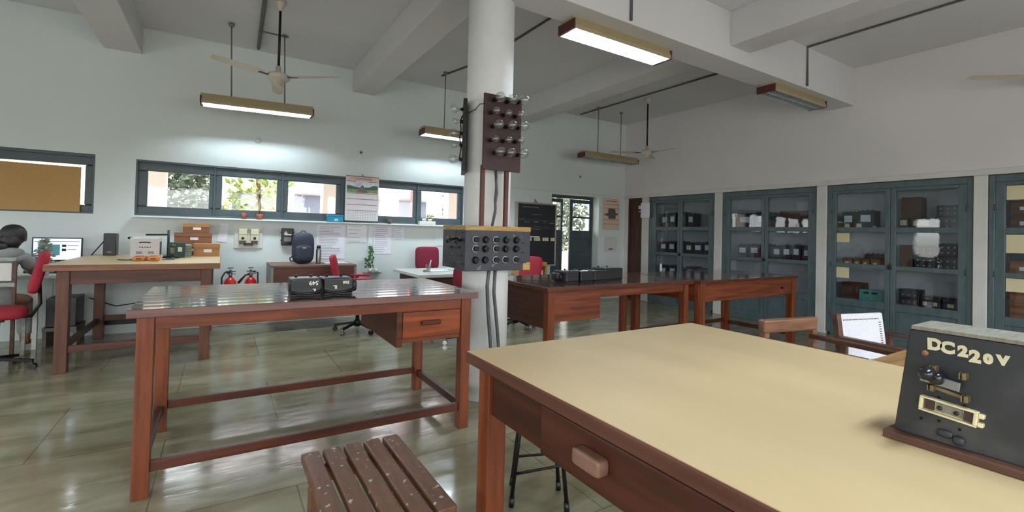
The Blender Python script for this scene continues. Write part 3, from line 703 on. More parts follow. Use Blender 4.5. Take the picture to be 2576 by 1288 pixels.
text_mesh('stencil', 'E C - 5200', .03, pm('faded_stencil', (84, 48, 36), .6), dk, frameM((.62-ox, .0465, .845), (1, 0, 0), (0, 0, 1)), .0004)

# cream front table
cr = desk('lab_table', 'large cream-topped wooden table in the foreground at right', .708, 1.885, -.55, 1.405, .90, M_CREAM, .04, over=.035, apron=.15, tth=.038, stretch=(False, False, False, False), edge_m=wood('dark_edge', (104, 66, 52), (78, 48, 38), .45, 1), ap_m=M_WOODD, side_m=M_WOODDY)
co = Vector((.708, -.55, 0))
# deep drawer on its left side
MB().box(.028, .048, 1.0, 1.56, .715, .845).build('drawer', M_WOODDY, cr, bevel=.006)
hd = [o for o in cr.children if o.name.startswith('drawer')][0]
MB().superq((.012, 1.345, .79), (.018, .047, .020), .35, .3).build('drawer_handle', wood('worn_handle', (136, 104, 88), (100, 66, 52), .35, 1), hd, bevel=0)
MB().box(.022, .05, .25, .82, .715, .845).build('drawer', M_WOODDY, cr, bevel=.006)

# left cream table
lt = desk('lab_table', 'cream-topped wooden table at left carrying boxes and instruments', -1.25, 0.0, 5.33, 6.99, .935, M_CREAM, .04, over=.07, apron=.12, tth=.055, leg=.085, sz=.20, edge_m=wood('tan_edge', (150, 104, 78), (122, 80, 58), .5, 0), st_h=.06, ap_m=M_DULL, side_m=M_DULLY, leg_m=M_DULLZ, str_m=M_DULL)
for (px, py) in [(.52, .85)]:
    pass
# mid tables
mt1 = desk('lab_table', 'long dark wooden table behind the pillar with black meter cases', 2.275, 4.155, 3.06, 4.06, .86, M_PLANK, .04, over=.04, apron=.075, sz=.14, stretch=(False, False, True, True), edge_m=M_WOODD)
MB().box(.045, .06, .10, .92, .50, .82).build('drawer_box_side', M_WOODDY, mt1, bevel=.002)
MB().box(.108, .62, .044, .07, .56, .818).box(.60, .62, .07, .9, .56, .82).build('drawer_box', M_WOOD, mt1, bevel=.002)
mt2 = desk('lab_table', 'dark wooden table end to end with the long one, near the cabinets', 4.185, 6.10, 3.0, 4.0, .86, M_PLANK, .03, over=.02, apron=.20, tth=.028, sz=.14, leg=.08, stretch=(False, True, False, True), edge_m=M_WOODD)
MB().cyl((1.58, .0, .72), (1.58, .032, .72), .012, 10).build('drawer_knob', M_BLACKM, mt2)
MB().box(1.905, 1.955, .1, .5, .60, .80).build('side_box', M_BLACKM, mt2, bevel=.004, label='black box on the table end')

# ------------------------------------------------------------------ meters
def case(name, label, w, d, h, loc, rz=0):
    t = thing(name, label, 'meter', loc, rz)
    MB().box(0, w, 0, d, .012, h).build('case', M_BLACK, t, bevel=.008, seg=3)
    MB().box(.004, w-.004, .004, d-.004, 0, .012).build('base', M_BLACKM, t, bevel=.003)
    MB().box(.018, w-.018, .02, d*.66, h-.004, h+.003).build('dial_glass', pm('glossy_dial', (70, 74, 80), .08, var=.05, coat=1.), t, bevel=.001)
    k = MB()
    for x in (w*.25, w*.75): k.cyl((x, d*.84, h), (x, d*.84, h+.012), .009, 10)
    k.build('terminals', M_BLACKM, t)
    return t
ma = case('moving_iron_meter', 'black meter case painted 549, left of the pair on the dark table', .166, .17, .102, (.345, 2.925, .90), R(-1))
Mt = lambda x, z: frameM((x, -.0006, z), (-1, 0, 0), (0, 0, -1))
text_mesh('number', '549', .034, M_WTEXT, ma, Mt(.123, .078), .0004, .0008)
text_mesh('letters', 'IL', .022, M_WTEXT, ma, Mt(.128, .036), .0004, .0008)
mb_ = case('moving_iron_meter', 'black meter case painted 566, right of the pair on the dark table', .172, .17, .10, (.526, 2.935, .90), R(1))
text_mesh('number', '566', .026, M_WTEXT, mb_, Mt(.128, .074), .0004, .0008)
text_mesh('letters', 'IL', .03, M_WTEXT, mb_, Mt(.066, .048), .0004, .0008)
for t, ww, a, b in ((ma, .166, .035, .014), (mb_, .172, .016, .034)):
    MB().tube([(-.002, .05, .06), (-.003, -.004, .03), (ww*.3, -.012, .016), (ww*.7, -.012, .018), (ww+.004, -.006, .034), (ww+.006, .05, .06)], .0075, 8).build('strap', M_BLACKM, t)
MB().superq((.182, .03, .05), (.014, .03, .034), .6, .6).build('carry_lug', M_BLACKM, mb_)
MB().sphere((.194, .005, .035), .004).build('stud', M_CHROME, mb_)
for i, (x, w, y, h) in enumerate([(2.648, .150, 3.285, .105), (2.808, .165, 3.275, .10), (2.985, .165, 3.285, .10), (3.165, .235, 3.33, .12)]):
    t = case('moving_iron_meter', ['black meter case with a round sticker, leftmost on the long dark table', 'black meter case second from left on the long dark table', 'black meter case third from left on the long dark table', 'slightly taller black meter case, rightmost of the four on the long table'][i], w, .20, h, (x, y, .86))
    if i == 0:
        MB().lathe([(.0, 0), (.017, 0), (.017, .001), (0, .001)], 18, M=frameM((-.0006, .09, .05), (0, -1, 0), (0, 0, 1))).build('sticker', M_PAPER, t)
        MB().lathe([(.0125, 0), (.0165, 0), (.0165, .0016), (.0125, .0016)], 18, M=frameM((-.0006, .09, .05), (0, -1, 0), (0, 0, 1))).box(-.0022, -.0016, .087, .093, .04, .06).build('sticker_mark', M_REDINK, t)
        MB().superq((-.02, .13, .05), (.03, .05, .036), .5, .5).build('lug', M_BLACKM, t)
    if i == 1: MB().tube([(.02, .14, h), (.08, .16, h+.02), (.15, .14, h)], .004, 6).build('handle', M_BLACKM, t)

# ------------------------------------------------------------------ DC 220V panel on the cream table
pn = thing('supply_panel', 'black slanted supply panel lettered DC 220 V on the cream table', 'supply panel', (1.19, .398, .90))
MB().box(-.022, .16, -.75, .008, 0, .016).build('base_board', wood('rubbed_base_board', (110, 78, 62), (80, 54, 44), .5, 1), pn, bevel=.003)
lean = .022
MB().hexa([(.0, -.74, .016), (.012, -.74, .016), (.012, -.004, .016), (.0, -.004, .016)], [(lean*0+.0, -.74, .226), (.012, -.74, .226), (.012, -.028, .226), (.0, -.028, .226)]).build('face_board', M_PANEL, pn, bevel=.002)
MB().hexa([(.012, -.74, .016), (.13, -.74, .016), (.13, -.03, .016), (.012, -.02, .016)], [(.012, -.74, .218), (.105, -.74, .218), (.105, -.03, .218), (.012, -.03, .218)]).build('housing', M_BLACKM, pn)
MB().hexa([(.0, -.745, .2265), (.118, -.745, .2265), (.118, -.028, .2265), (.0, -.03, .2265)], [(.0, -.745, .234), (.118, -.745, .234), (.118, -.028, .234), (.0, -.03, .234)]).build('top_board', M_GREYDUST, pn, bevel=.001)
def pp(y, z): return (y-.398, z-.90)          # panel coordinates from world y,z
for s, y, z, sz, dz in [('D', .331, 1.102, .040, -.03), ('C', .312, 1.100, .040, 0), ('2', .290, 1.098, .036, 0), ('2', .2735, 1.092, .040, 0), ('0', .256, 1.092, .030, 0), ('V', .237, 1.094, .030, 0)]:
    yy, zz = pp(y, z); text_mesh('letter', s, sz*.72, M_TEXT, pn, frameM((-.0006, yy, zz), (0, -1, .02), (0, .02, 1)), .0006, .0019)
def P3(y, z, x=0): yy, zz = pp(y, z); return (x, yy, zz)
sw = MB().bar(P3(.3465, 1.040, -.018), P3(.2885, 1.034, -.018), .006, .017)
sw.build('switch_blade', M_STEEL, pn, bevel=.001)
MB().superq(P3(.330, 1.052, -.040), (.018, .0135, .0125), .9, .9).superq(P3(.322, 1.043, -.024), (.012, .012, .012), .8, .8).build('switch_knob', pm('polished_black_knob', (26, 28, 34), .22, var=.2), pn)
for y, z in [(.3265, 1.058), (.284, 1.055), (.3295, 1.021), (.281, 1.014)]:
    MB().box(-.020, .0, -.003+pp(y, z)[0], .003+pp(y, z)[0], pp(y, z)[1]-.006, pp(y, z)[1]+.006).box(-.020, .0, .005+pp(y, z)[0], .0075+pp(y, z)[0], pp(y, z)[1]-.006, pp(y, z)[1]+.006).build('contact_clip', M_BRASS, pn, bevel=.001)
MB().bar(P3(.332, 1.021, -.004), P3(.280, 1.012, -.004), .004, .006).build('contact_bar', M_BRASS, pn)
MB().lathe([(0, 0), (.006, 0), (.005, .005), (0, .005)], 12, M=frameM(P3(.345, 1.083, -.0004), (0, -1, 0), (0, 0, 1))).build('rusty_screw', M_CARDD, pn)
# fuse carrier
Mf = frameM(P3(.3085, .9835, 0), (0, -1, -.085), (0, -.085, 1))
fb = MB()
fb.box(-.042, .042, .011, .0145, 0, .014, M=Mf).box(-.042, .042, -.0145, -.011, 0, .014, M=Mf).box(-.042, -.036, -.011, .011, 0, .014, M=Mf).box(.036, .042, -.011, .011, 0, .014, M=Mf).box(-.036, .036, -.011, .011, 0, .004, M=Mf)
fb.box(.042, .050, -.012, -.004, 0, .012, M=Mf).box(.042, .050, .004, .012, 0, .012, M=Mf)
fc = fb.build('fuse_holder', pm('cream_porcelain', (226, 218, 178), .35, var=.08, scale=30), pn, bevel=.0015)
for xa, xb in ((-.034, -.020), (.022, .035)): MB().box(xa, xb, -.009, .009, .004, .008, M=Mf).build('fuse_contact', M_MAROONP, fc)
MB().box(-.018, .020, -.008, .008, .004, .006, M=Mf).build('fuse_bed', M_GREYDUST, fc)
for x in (-.012, .012): MB().lathe([(0, .006), (.004, .006), (.004, .008), (0, .008)], 10, M=Mf @ Matrix.Translation((x, -.001, 0))).build('screw', M_INSTB, fc)
hl = MB()
for y, z in [(.3235, 1.002), (.287, .998), (.350, .953), (.323, .957), (.293, .951)]:
    hl.lathe([(0, 0), (.0026, 0), (.0026, .0006), (0, .0006)], 10, M=frameM(P3(y, z, -.0007), (0, -1, 0), (0, 0, 1)))
hl.build('screw_holes', pm('hole_black', (6, 6, 6), .9), pn)
MB().superq(P3(.314, .936, -.002), (.004, .012, .008), .8, .8).superq(P3(.294, .93, -.003), (.005, .009, .009), .8, .8).build('wax_blobs', M_BAKE, pn)

# ------------------------------------------------------------------ pillar boards
lb = thing('lamp_board', 'maroon board with fifteen clear light bulbs mounted on the front of the pillar', 'lamp board', (1.775, 3.0, 1.765))
MB().box(-.163, .163, 0, .018, 0, .565).build('board', M_MAROONP, lb, bevel=.002)
def bulb(parent, base, d, r, neck):
    """base point on board, direction d, radius r"""
    b = Vector(base); d = Vector(d).normalized()
    a = Vector((0, 0, 1)); x = d.cross(a).normalized(); y = d.cross(x); M = Matrix.Identity(4)
    for i in range(3): M[i][0] = x[i]; M[i][1] = y[i]; M[i][2] = d[i]; M[i][3] = b[i]
    pr = [(.013, neck), (.016, neck+.012)]
    cz = neck+.018+r
    for k in range(1, 11):
        an = pi-pi*.12-(pi*.88)*k/10
        pr.append((r*sin(an), cz-r*cos(pi-an)*-1 if False else cz+r*cos(an)))
    pr[-1] = (0, cz+r)
    g = MB().lathe(pr, 20, M=M).build('bulb', M_BGLASS, parent)
    MB().lathe([(.013, 0), (.015, .01), (.0135, neck-.008), (.011, neck+.002)], 12, M=M).build('bulb_holder', M_BLACKM, g)
    MB().tube([M @ Vector((0, 0, neck)), M @ Vector((0, 0, cz-.3*r))], .0035, 6).tube([M @ Vector((-.012, 0, cz)), M @ Vector((0, .004, cz-.003)), M @ Vector((.012, 0, cz))], .0014, 5).build('filament_stem', M_LOUV, g)
BX = [(1.69, 2.285, 1), (1.796, 2.288, 1), (1.897, 2.300, 1), (1.664, 2.186, 0), (1.768, 2.183, 0), (1.872, 2.188, 0), (1.68, 2.086, 1), (1.795, 2.097, 1), (1.899, 2.104, 1),
      (1.664, 1.981, 0), (1.774, 1.987, 0), (1.878, 1.995, 0), (1.699, 1.891, 1), (1.79, 1.893, 1), (1.902, 1.897, 1)]
for x, z, big in BX:
    r = .0385 if big else .029; n = .042
    dy = -(n+.018+r)
    bulb(lb, (x-1.775, 0, z-1.765), (0, -1, .0), r, n)
lb2 = thing('lamp_board', 'second lamp board seen edge-on at the left of the pillar', 'lamp board', (1.588, 3.31, 1.765), R(-24.5))
MB().box(0, .03, -.11, .17, 0, .56).build('board', M_BLACKM, lb2, bevel=.002)
for z, big in [(.49, 1), (.392, 0), (.30, 1), (.208, 0), (.098, 1)]:
    bulb(lb2, (0, -.04, z), (-1, .0, 0), .034 if big else .026, .018)
MB().tube([(-.004, .0, .45), (-.02, -.02, .40), (-.012, -.02, .34), (-.022, -.02, .27), (-.008, -.02, .2), (-.02, -.02, .1)], .005, 6).build('wiring', M_BLACKM, lb2)
tag(MB().tube([(1.60, 3.23, 2.225), (1.61, 3.14, 2.232), (1.60, 3.05, 2.252), (1.66, 2.992, 2.258)], .004, 6).build('wire', M_PIPE), 'thin wire looped across the pillar between the two lamp boards', 'wire')
for i, x in enumerate((1.630, 1.836)):
    tag(MB().box(x-.014, x+.014, 3.02, 3.05, 1.335, 1.80).build('batten', M_BATTEN, bevel=.002), ['left', 'right'][i]+' brown wooden strip between the bulb board and the knob box', 'batten')
tag(MB().tube([(1.76, 3.07, 1.77), (1.765, 3.06, 1.65), (1.757, 3.06, 1.55), (1.762, 3.06, 1.48), (1.745, 3.055, 1.41), (1.73, 3.05, 1.35)], .010, 8).tube([(1.768, 3.06, 1.77), (1.757, 3.05, 1.68), (1.767, 3.05, 1.6), (1.755, 3.05, 1.52), (1.757, 3.05, 1.45), (1.735, 3.05, 1.36)], .008, 8).build('twisted_cable', M_PIPE), 'grey twisted cable running down the pillar between the wooden strips', 'cable')
kb = thing('terminal_box', 'grey-black terminal box with fifteen round sockets strapped round the pillar', 'terminal box', (1.46, 2.95, 1.02))
MB().box(0, .555, 0, .145, 0, .322).box(0, .13, .145, .39, .01, .322).build('box_body', M_BAKE, kb, bevel=.003)
MB().box(-.002, .557, -.002, .145, .292, .326).box(-.002, .13, .145, .392, .292, .326).build('yellow_top_tape', M_YTAPE, kb, bevel=.003, label='frayed yellow-brown tape along the top')
MB().box(.49, .555, -.003, -.001, .0, .06).build('paper_tag', M_YTAPE, kb)
ring_m = pm('pale_socket_ring', (178, 180, 186), .35, var=.05)
for j, (z, xs) in enumerate([(.226, [.082, .163, .249, .335, .426]), (.161, [.081, .162, .251, .333, .425]), (.080, [.083, .161, .251, .332, .424])]):
    for i, x in enumerate(xs):
        light = (i in (0, 2) and j < 2) or (j == 2 and i >= 2)
        M = frameM((x, 0, z), (1, 0, 0), (0, 0, 1))
        MB().lathe([(.027, .0), (.027, .006), (.022, .008), (.022, .003), (.0, .003)], 22, M=M).build('socket_ring', ring_m if light else M_BLACKM, kb)
        MB().lathe([(.0195, .004), (.0195, .026), (.012, .028), (.012, .022), (.005, .022), (.004, .03), (0, .03)], 20, M=M).build('socket_knob', M_BLACK, kb)
for z in (.207, .134, .058):
    MB().box(.475, .52, -.004, 0, z-.004, z+.004).box(.487, .51, -.009, -.003, z-.006, z+.004).build('slot_switch', M_INSTB, kb)
MB().tube([(-.002, .10, .232), (-.05, .09, .228), (-.085, .07, .222), (-.115, .055, .208)], [.008, .008, .011, .011], 8).tube([(-.002, .06, .222), (-.035, .05, .212), (-.055, .045, .203)], [.008, .009, .011], 8).build('knife_switch_handle', M_BLACKM, kb)
for y, z in [(.1, .235), (.19, .24), (.28, .235), (.12, .17), (.25, .165)]:
    MB().box(-.012, 0, y-.028, y+.028, z-.007, z+.007).build('switch_clip', M_BRASS if z > .2 else M_INSTB, kb, bevel=.001)
for y, z in [(.1, .11), (.28, .10), (.08, .05), (.22, .04), (.1, .275), (.2, .275)]:
    MB().box(-.006, 0, y-.05, y+.03, z-.005, z+.005).build('side_slot', M_INSTB, kb)
for i, pts in enumerate([[(1.685, 3.0, 1.02), (1.69, 3.03, .9), (1.72, 3.06, .7), (1.755, 3.06, .4), (1.76, 3.06, .0)], [(1.75, 3.02, 1.02), (1.755, 3.04, .85), (1.80, 3.06, .60), (1.84, 3.08, .35), (1.87, 3.10, .0)]]):
    tag(MB().tube(pts, .013, 10).build('flexible_conduit', M_PIPE), ['left', 'right'][i]+' grey flexible conduit dropping from the terminal box to the floor', 'conduit')

# ------------------------------------------------------------------ slatted stool, black stool
st = thing('slatted_stool', 'paint-spattered brown wooden stool with five slats in the foreground', 'stool', (.455, 1.56, 0))
for i in range(5):
    x = -.185+i*.0745
    MB().box(x, x+.061, -.285, .285, .445, .475).build('slat', M_PAINTW, st, bevel=.006)
for x, y in [(-.165, -.25), (.125, -.25), (-.165, .20), (.125, .20)]:
    MB().box(x, x+.045, y, y+.045, 0, .445).build('leg', M_PAINTW, st, bevel=.004)
MB().box(-.12, .125, .205, .235, .39, .444).box(-.12, .125, -.245, -.215, .39, .444).build('rail', M_PAINTW, st, bevel=.003)
MB().box(-.155, -.13, -.21, .20, .18, .22).box(.13, .155, -.21, .20, .18, .22).build('stretcher', M_PAINTW, st, bevel=.003)
bs = thing('metal_stool', 'thin-legged black metal stool behind the cream table leg', 'stool', (1.354, 1.87, 0))
MB().lathe([(0, .60), (.15, .60), (.155, .615), (.15, .635), (0, .64)], 28).build('seat', M_BLACKM, bs)
feet = [(-.148, 0), (.136, .005), (.055, -.164), (-.044, .16)]
for x, y in feet:
    l = MB().tube([(x*.55, y*.55, .60), (x, y, .03)], .010, 8).build('leg', M_BLACKM, bs)
    MB().tube([(x*.98, y*.98, .045), (x*1.01, y*1.01, 0)], .013, 8).build('rubber_foot', M_BLACK, l)
def _lp(f, z): k = 1-.45*(z-.03)/.57; return (f[0]*k, f[1]*k, z)
MB().tube([_lp(feet[0], .15), _lp(feet[2], .21)], .007, 8).tube([_lp(feet[2], .21), _lp(feet[1], .19)], .007, 8).tube([_lp(feet[3], .15), _lp(feet[1], .19)], .007, 8).build('footrest_bar', M_BLACKM, bs)

# ------------------------------------------------------------------ wooden arm chairs right
c1 = thing('tablet_chair', 'brown wooden chair with a tan writing tablet behind the cream table', 'chair', (3.10, 1.35, 0))
k1 = MB()
k1.hexa([(-.235, .255, .715), (.235, .165, .715), (.235, .205, .715), (-.235, .295, .715)], [(-.235, .25, .80), (.235, .16, .80), (.235, .21, .80), (-.235, .30, .80)])
k1.build('backrest', M_CHAIRW, c1, bevel=.012, seg=3)
for x, y in [(-.21, .27), (.21, .19)]: MB().box(x-.025, x+.025, y-.022, y+.022, 0, .72).build('leg', M_CHAIRW, c1, bevel=.005)
for x, y in [(-.20, -.22), (.20, -.28)]: MB().box(x-.02, x+.02, y-.02, y+.02, 0, .66).build('leg', M_CHAIRD, c1, bevel=.004)
MB().box(-.22, .22, -.28, .22, .42, .445).build('seat', M_CHAIRD, c1, bevel=.006)
MB().bar((.20, .19, .675), (.13, -.32, .675), .045, .028).build('armrest', M_CHAIRD, c1, bevel=.005)
MB().bar((-.22, .26, .675), (-.22, -.28, .675), .045, .028).build('armrest', M_CHAIRD, c1, bevel=.005)
MB().prism([(-.36, -.52), (.10, -.52), (.11, -.33), (-.36, -.335)], .69, .712).build('writing_tablet', M_ARMW, c1, bevel=.003)
c2 = thing('cane_chair', 'wooden arm chair with a white woven back near the cabinets', 'chair', (4.10, 1.35, 0))
Mb = frameM((.0, .235, .76), (.468, -.115, 0), (.02, .14, 1))
cb = MB().box(-.215, .235, -.34, 0, -.018, .018, M=Mb).build('woven_back', M_CANE, c2, bevel=.012, seg=3)
MB().box(-.25, -.205, -.36, .005, -.022, .022, M=Mb).box(-.25, .25, -.385, -.345, -.02, .02, M=Mb).build('back_frame', M_CHAIRD, c2, bevel=.006)
kk = MB()
for i in range(26): kk.box(-.19+i*.0145, -.183+i*.0145, -.048, -.040, -.0195, .0195, M=Mb)
for i in range(15): kk.box(.178, .20, -.075-i*.017, -.069-i*.017, -.0195, .0195, M=Mb)
kk.build('weave_gaps', M_CHAIRD, cb)
MB().box(-.24, .26, -.30, .18, .40, .43).build('seat', M_CANE, c2, bevel=.01)
for x, y in [(-.26, .22), (.28, .14), (-.25, -.32), (.26, -.34)]: MB().box(x-.022, x+.022, y-.022, y+.022, 0, .60).build('leg', M_CHAIRD, c2, bevel=.005)
MB().bar((-.27, .24, .60), (-.28, -.42, .585), .06, .03).build('armrest', M_CHAIRD, c2, bevel=.006)
MB().bar((.29, .16, .60), (.26, -.42, .585), .06, .03).build('armrest', M_CHAIRD, c2, bevel=.006)
MB().box(-.25, .26, -.35, -.32, .34, .42).box(-.25, .26, .13, .16, .34, .42).build('seat_rail', M_CHAIRD, c2, bevel=.004)
# ------------------------------------------------------------------ office chairs
def office_chair(label, loc, rz, fab, seat_z=.47, back=(.66, 1.0), arms=True, lean=.06, bw=.21):
    """faces +x locally"""
    t = thing('office_chair', label, 'chair', (loc[0], loc[1], 0), rz)
    MB().superq((0, 0, seat_z), (.235, .235, .045), .45, .45).build('seat', fab, t)
    zc, hh = (back[0]+back[1])/2, (back[1]-back[0])/2
    M = Matrix.Rotation(-lean*2.2, 4, 'Y')
    MB().superq((-.235-lean*.5, 0, zc), (.038, bw, hh), .35, .45, M=M).build('backrest', fab, t)
    MB().tube([(-.05, 0, seat_z-.05), (-.25, 0, seat_z-.045), (-.30, 0, seat_z+.06), (-.285, 0, zc)], .014, 8).build('back_bracket', M_BLACKM, t)
    MB().box(-.09, .09, -.09, .09, seat_z-.07, seat_z-.044).build('seat_plate', M_BLACKM, t, bevel=.004)
    MB().cyl((0, 0, .10), (0, 0, seat_z-.06), .024, 14).build('gas_column', M_BLACKM, t)
    MB().lathe([(.04, .07), (.045, .13), (.03, .15), (0, .15)], 16).build('hub', M_BLACKM, t)
    for k in range(5):
        a = 2*pi*k/5+.3; d = Vector((cos(a), sin(a), 0))
        l = MB().bar(d*.03+Vector((0, 0, .115)), d*.285+Vector((0, 0, .075)), .036, .026).build('base_arm', M_BLACKM, t, bevel=.004)
        c = d*.285; n = Vector((-sin(a), cos(a), 0))
        MB().cyl(c-n*.022+Vector((0, 0, .026)), c-n*.005+Vector((0, 0, .026)), .026, 12).cyl(c+n*.005+Vector((0, 0, .026)), c+n*.022+Vector((0, 0, .026)), .026, 12).tube([c+Vector((0, 0, .085)), c+Vector((0, 0, .026))], .008, 6).build('caster', M_CHROME if k % 2 else M_BLACK, l)
    if arms:
        for s in (-1, 1):
            MB().tube([(-.06, s*.20, seat_z-.045), (-.02, s*.27, seat_z-.03), (-.04, s*.27, seat_z+.18), (.0, s*.27, seat_z+.20)], .011, 8).build('arm_support', M_BLACKM, t)
            MB().superq((.02, s*.27, seat_z+.215), (.13, .025, .014), .5, .5).build('armrest', fab, t)
    return t
office_chair('red office chair at far left, its seat in front of the white slatted chair', (-1.65, 5.70), R(180+14), M_RED, .50, (.66, 1.03), False, .10)
office_chair('red office chair seen side-on in front of the small brown desk', (1.50, 6.05), R(-14), M_RED, .47, (.62, .97), True, .10)
office_chair('maroon office chair behind the white desk against the wall', (2.72, 6.56), R(-90), M_MAROON, .47, (.70, 1.055), False, .03, .19)
office_chair('maroon office chair in front of the white desk, half behind the pillar', (2.46, 4.78), R(62), M_MAROON, .47, (.60, .93), False, .05, .2)
office_chair('red office chair right of the pillar behind the long dark table', (3.46, 5.38), R(180+10), M_RED, .47, (.62, .98), True, .06)

# ------------------------------------------------------------------ small brown desk, white desk
sd = thing('office_desk', 'small brown desk by the wall under the papers, backpack on top', 'desk', (.53, 6.42, 0))
MB().box(0, 1.03, 0, .672, .795, .822).build('desktop', pm('brown_laminate', (128, 96, 84), .45, var=.1, scale=5), sd, bevel=.004)
MB().box(.03, 1.02, .012, .03, .27, .795).build('front_panel', wood('brown_panel', (112, 70, 60), (96, 58, 50), .45, 0), sd)
for x in (0, 1.0): MB().box(x, x+.03, .0, .672, .26, .795).build('side_panel', pm('grey_side_panel', (150, 150, 146), .5), sd, bevel=.002)
wd = thing('office_desk', 'white-topped desk with brown sides left of the pillar', 'desk', (2.0, 5.25, 0))
MB().box(0, 1.08, 0, .98, .735, .772).build('desktop', pm('white_worn_laminate', (206, 210, 204), .4, var=.08, scale=5), wd, bevel=.004)
MB().box(.08, 1.0, .06, .08, .15, .735).build('front_panel', M_WOODD, wd)
for x in (.07, 1.0): MB().box(x, x+.03, .05, .9, 0, .735).build('side_panel', M_WOODDY, wd, bevel=.002)
t = thing('paper_stack', 'papers and a pale file lying on the white desk', 'papers', (2.3, 5.55, .7725))
MB().box(0, .3, .05, .30, 0, .008, M=Matrix.Rotation(.1, 4, 'Z')).build('sheets', M_PAPER, t)
MB().box(.34, .7, .0, .28, 0, .012).build('file', pm('pale_file', (188, 200, 200), .5), t)
t = thing('pen_glass', 'clear glass with a white pen tube standing on the white desk', 'glass', (2.27, 5.63, .7725))
MB().lathe([(.028, 0), (.034, .10), (.031, .10), (.026, .006), (0, .006)], 16).build('glass_body', M_CGLASS, t)
MB().tube([(-.01, 0, .01), (.035, 0, .15)], .008, 8).build('white_tube', M_WHITE, t)
MB().sphere((-.055, -.01, .015), (.022, .018, .015)).build('yellow_sponge', M_LEAFY, t)

# backpack, flask
bp = thing('backpack', 'dark navy backpack standing on the small brown desk', 'backpack', (.925, 6.70, .829))
MB().superq((0, 0, .20), (.135, .085, .205), .55, .6, seg=32, rings=20).build('bag_body', M_NAVY, bp)
MB().superq((.0, -.085, .135), (.105, .04, .105), .5, .5).build('front_pocket', M_NAVY, bp)
MB().tube([(-.09, -.075, .22), (0, -.112, .232), (.09, -.075, .22)], .004, 6).build('zip', M_BLACKM, bp)
MB().box(-.02, .02, -.126, -.12, .20, .215).build('tag_patch', M_STEEL, bp)
MB().tube([(-.12, -.02, .10), (-.16, -.03, .07), (-.15, -.04, .03), (-.11, -.03, .03)], .008, 6).build('strap_loop', M_BLACKM, bp)
MB().tube([(-.03, .02, .40), (-.02, .02, .425), (.02, .02, .425), (.03, .02, .40)], .006, 6).build('top_handle', M_BLACKM, bp)
fl = thing('thermos_flask', 'steel flask with black cap beside the backpack', 'flask', (1.118, 6.68, .823))
MB().lathe([(.031, 0), (.033, .01), (.033, .18), (.027, .20), (.024, .205)], 20).build('flask_body', M_STEEL, fl)
MB().lathe([(.026, .204), (.026, .236), (.018, .246), (0, .247)], 20).build('cap', M_BLACK, fl)
t = thing('magazine', 'thin stack of papers lying right of the flask on the small desk', 'papers', (1.20, 6.62, .823))
MB().box(0, .30, 0, .2, 0, .012, M=Matrix.Rotation(.08, 4, 'Z')).build('sheets', M_PAPER, t)

# wall things -----------------------------------------------------------------
Y0 = 7.099
br = thing('breaker_box', 'black breaker box on the wall behind the backpack', 'breaker box', (.772, Y0, 1.05))
MB().box(-.075, .075, -.06, 0, 0, .235).build('enclosure', M_BLACK, br, bevel=.012, seg=3)
MB().box(-.045, .045, -.0625, -.06, .055, .115).build('rating_label', M_GREYDUST, br)
MB().box(-.04, .05, -.0625, -.06, .14, .158).box(-.035, -.01, -.0625, -.06, .175, .19).box(-.045, .0, -.0625, -.06, .16, .17).build('marking', M_WTEXT, br)
for z in (.07, .18): MB().box(-.085, .085, -.04, -.02, z-.008, z+.008).build('lug', M_BLACKM, br)
mp_ = thing('switch_panel', 'white switch panel with two beige isolators on the back wall', 'switch panel', (.308, Y0, 1.008))
MB().box(-.165, .165, -.012, 0, 0, .30).build('back_plate', M_WHITE, mp_, bevel=.003)
for s in (-1, 1):
    b = MB().box(s*.068-.047, s*.068+.047, -.07, -.012, .10, .255).build('isolator', M_BEIGE, mp_, bevel=.004)
    MB().box(s*.068-.044, s*.068+.044, -.0715, -.07, .178, .183).build('seam', M_INK, b)
    MB().lathe([(.018, 0), (.018, .004), (0, .004)], 16, M=frameM((s*.068, -.07, .135), (1, 0, 0), (0, 0, 1))).build('rotary_knob', M_INSTB, b)
    MB().box(s*.068-.04, s*.068+.04, -.02, -.012, .05, .098).build('cable_gland', M_ROD, mp_)
MB().box(-.055, .055, -.035, -.012, .035, .072).build('socket_strip', M_BATTEN, mp_, bevel=.003)
def sheet(label, x0, z0, x1, z1, y=7.095, mat=None, lines=0, name='wall_paper_sheet', cat='paper', rz=0):
    t = thing(name, label, cat, ((x0+x1)/2, y, z0)); w_ = (x1-x0)/2; h = z1-z0
    MB().box(-w_, w_, -.001, .0015, 0, h, M=Matrix.Rotation(rz, 4, 'Y')).build('sheet', mat or M_PAPER, t)
    if lines:
        l = MB(); rnd = random.Random(int(x0*100))
        for i in range(lines):
            z = h*(.93-.86*i/max(1, lines-1)); a = rnd.uniform(.55, .95)
            l.box(-w_*.86, -w_*.86+2*w_*.86*a, -.0018, -.001, z-.0022, z+.0022, M=Matrix.Rotation(rz, 4, 'Y'))
        l.build('printed_lines', M_ROD, t)
    return t
sheet('large sheet of typed lines on the wall just right of the backpack', 1.155, .862, 1.54, 1.352, lines=20)
sheet('sheet in a plastic cover under the calendar', 1.572, 1.10, 1.855, 1.362, lines=5, mat=pm('shiny_plastic_cover', (206, 210, 216), .12, var=.05))
sheet('white typed notice left of the small ruled sheet', 1.96, .93, 2.235, 1.362, lines=13)
sheet('narrow strip sheet between the plastic cover and the typed notice', 1.885, .98, 1.945, 1.362, lines=0)
sheet('small ruled sheet on the wall above the creeper', 2.29, 1.145, 2.435, 1.342, lines=6)
sheet('loose paper hanging on the wall right of the cardboard boxes', -.045, 1.09, .055, 1.33, lines=0, rz=.12)
sheet('sheet edge pinned near the pillar above the maroon chair', 2.96, 1.06, 3.10, 1.32, lines=0, mat=W_WALL)

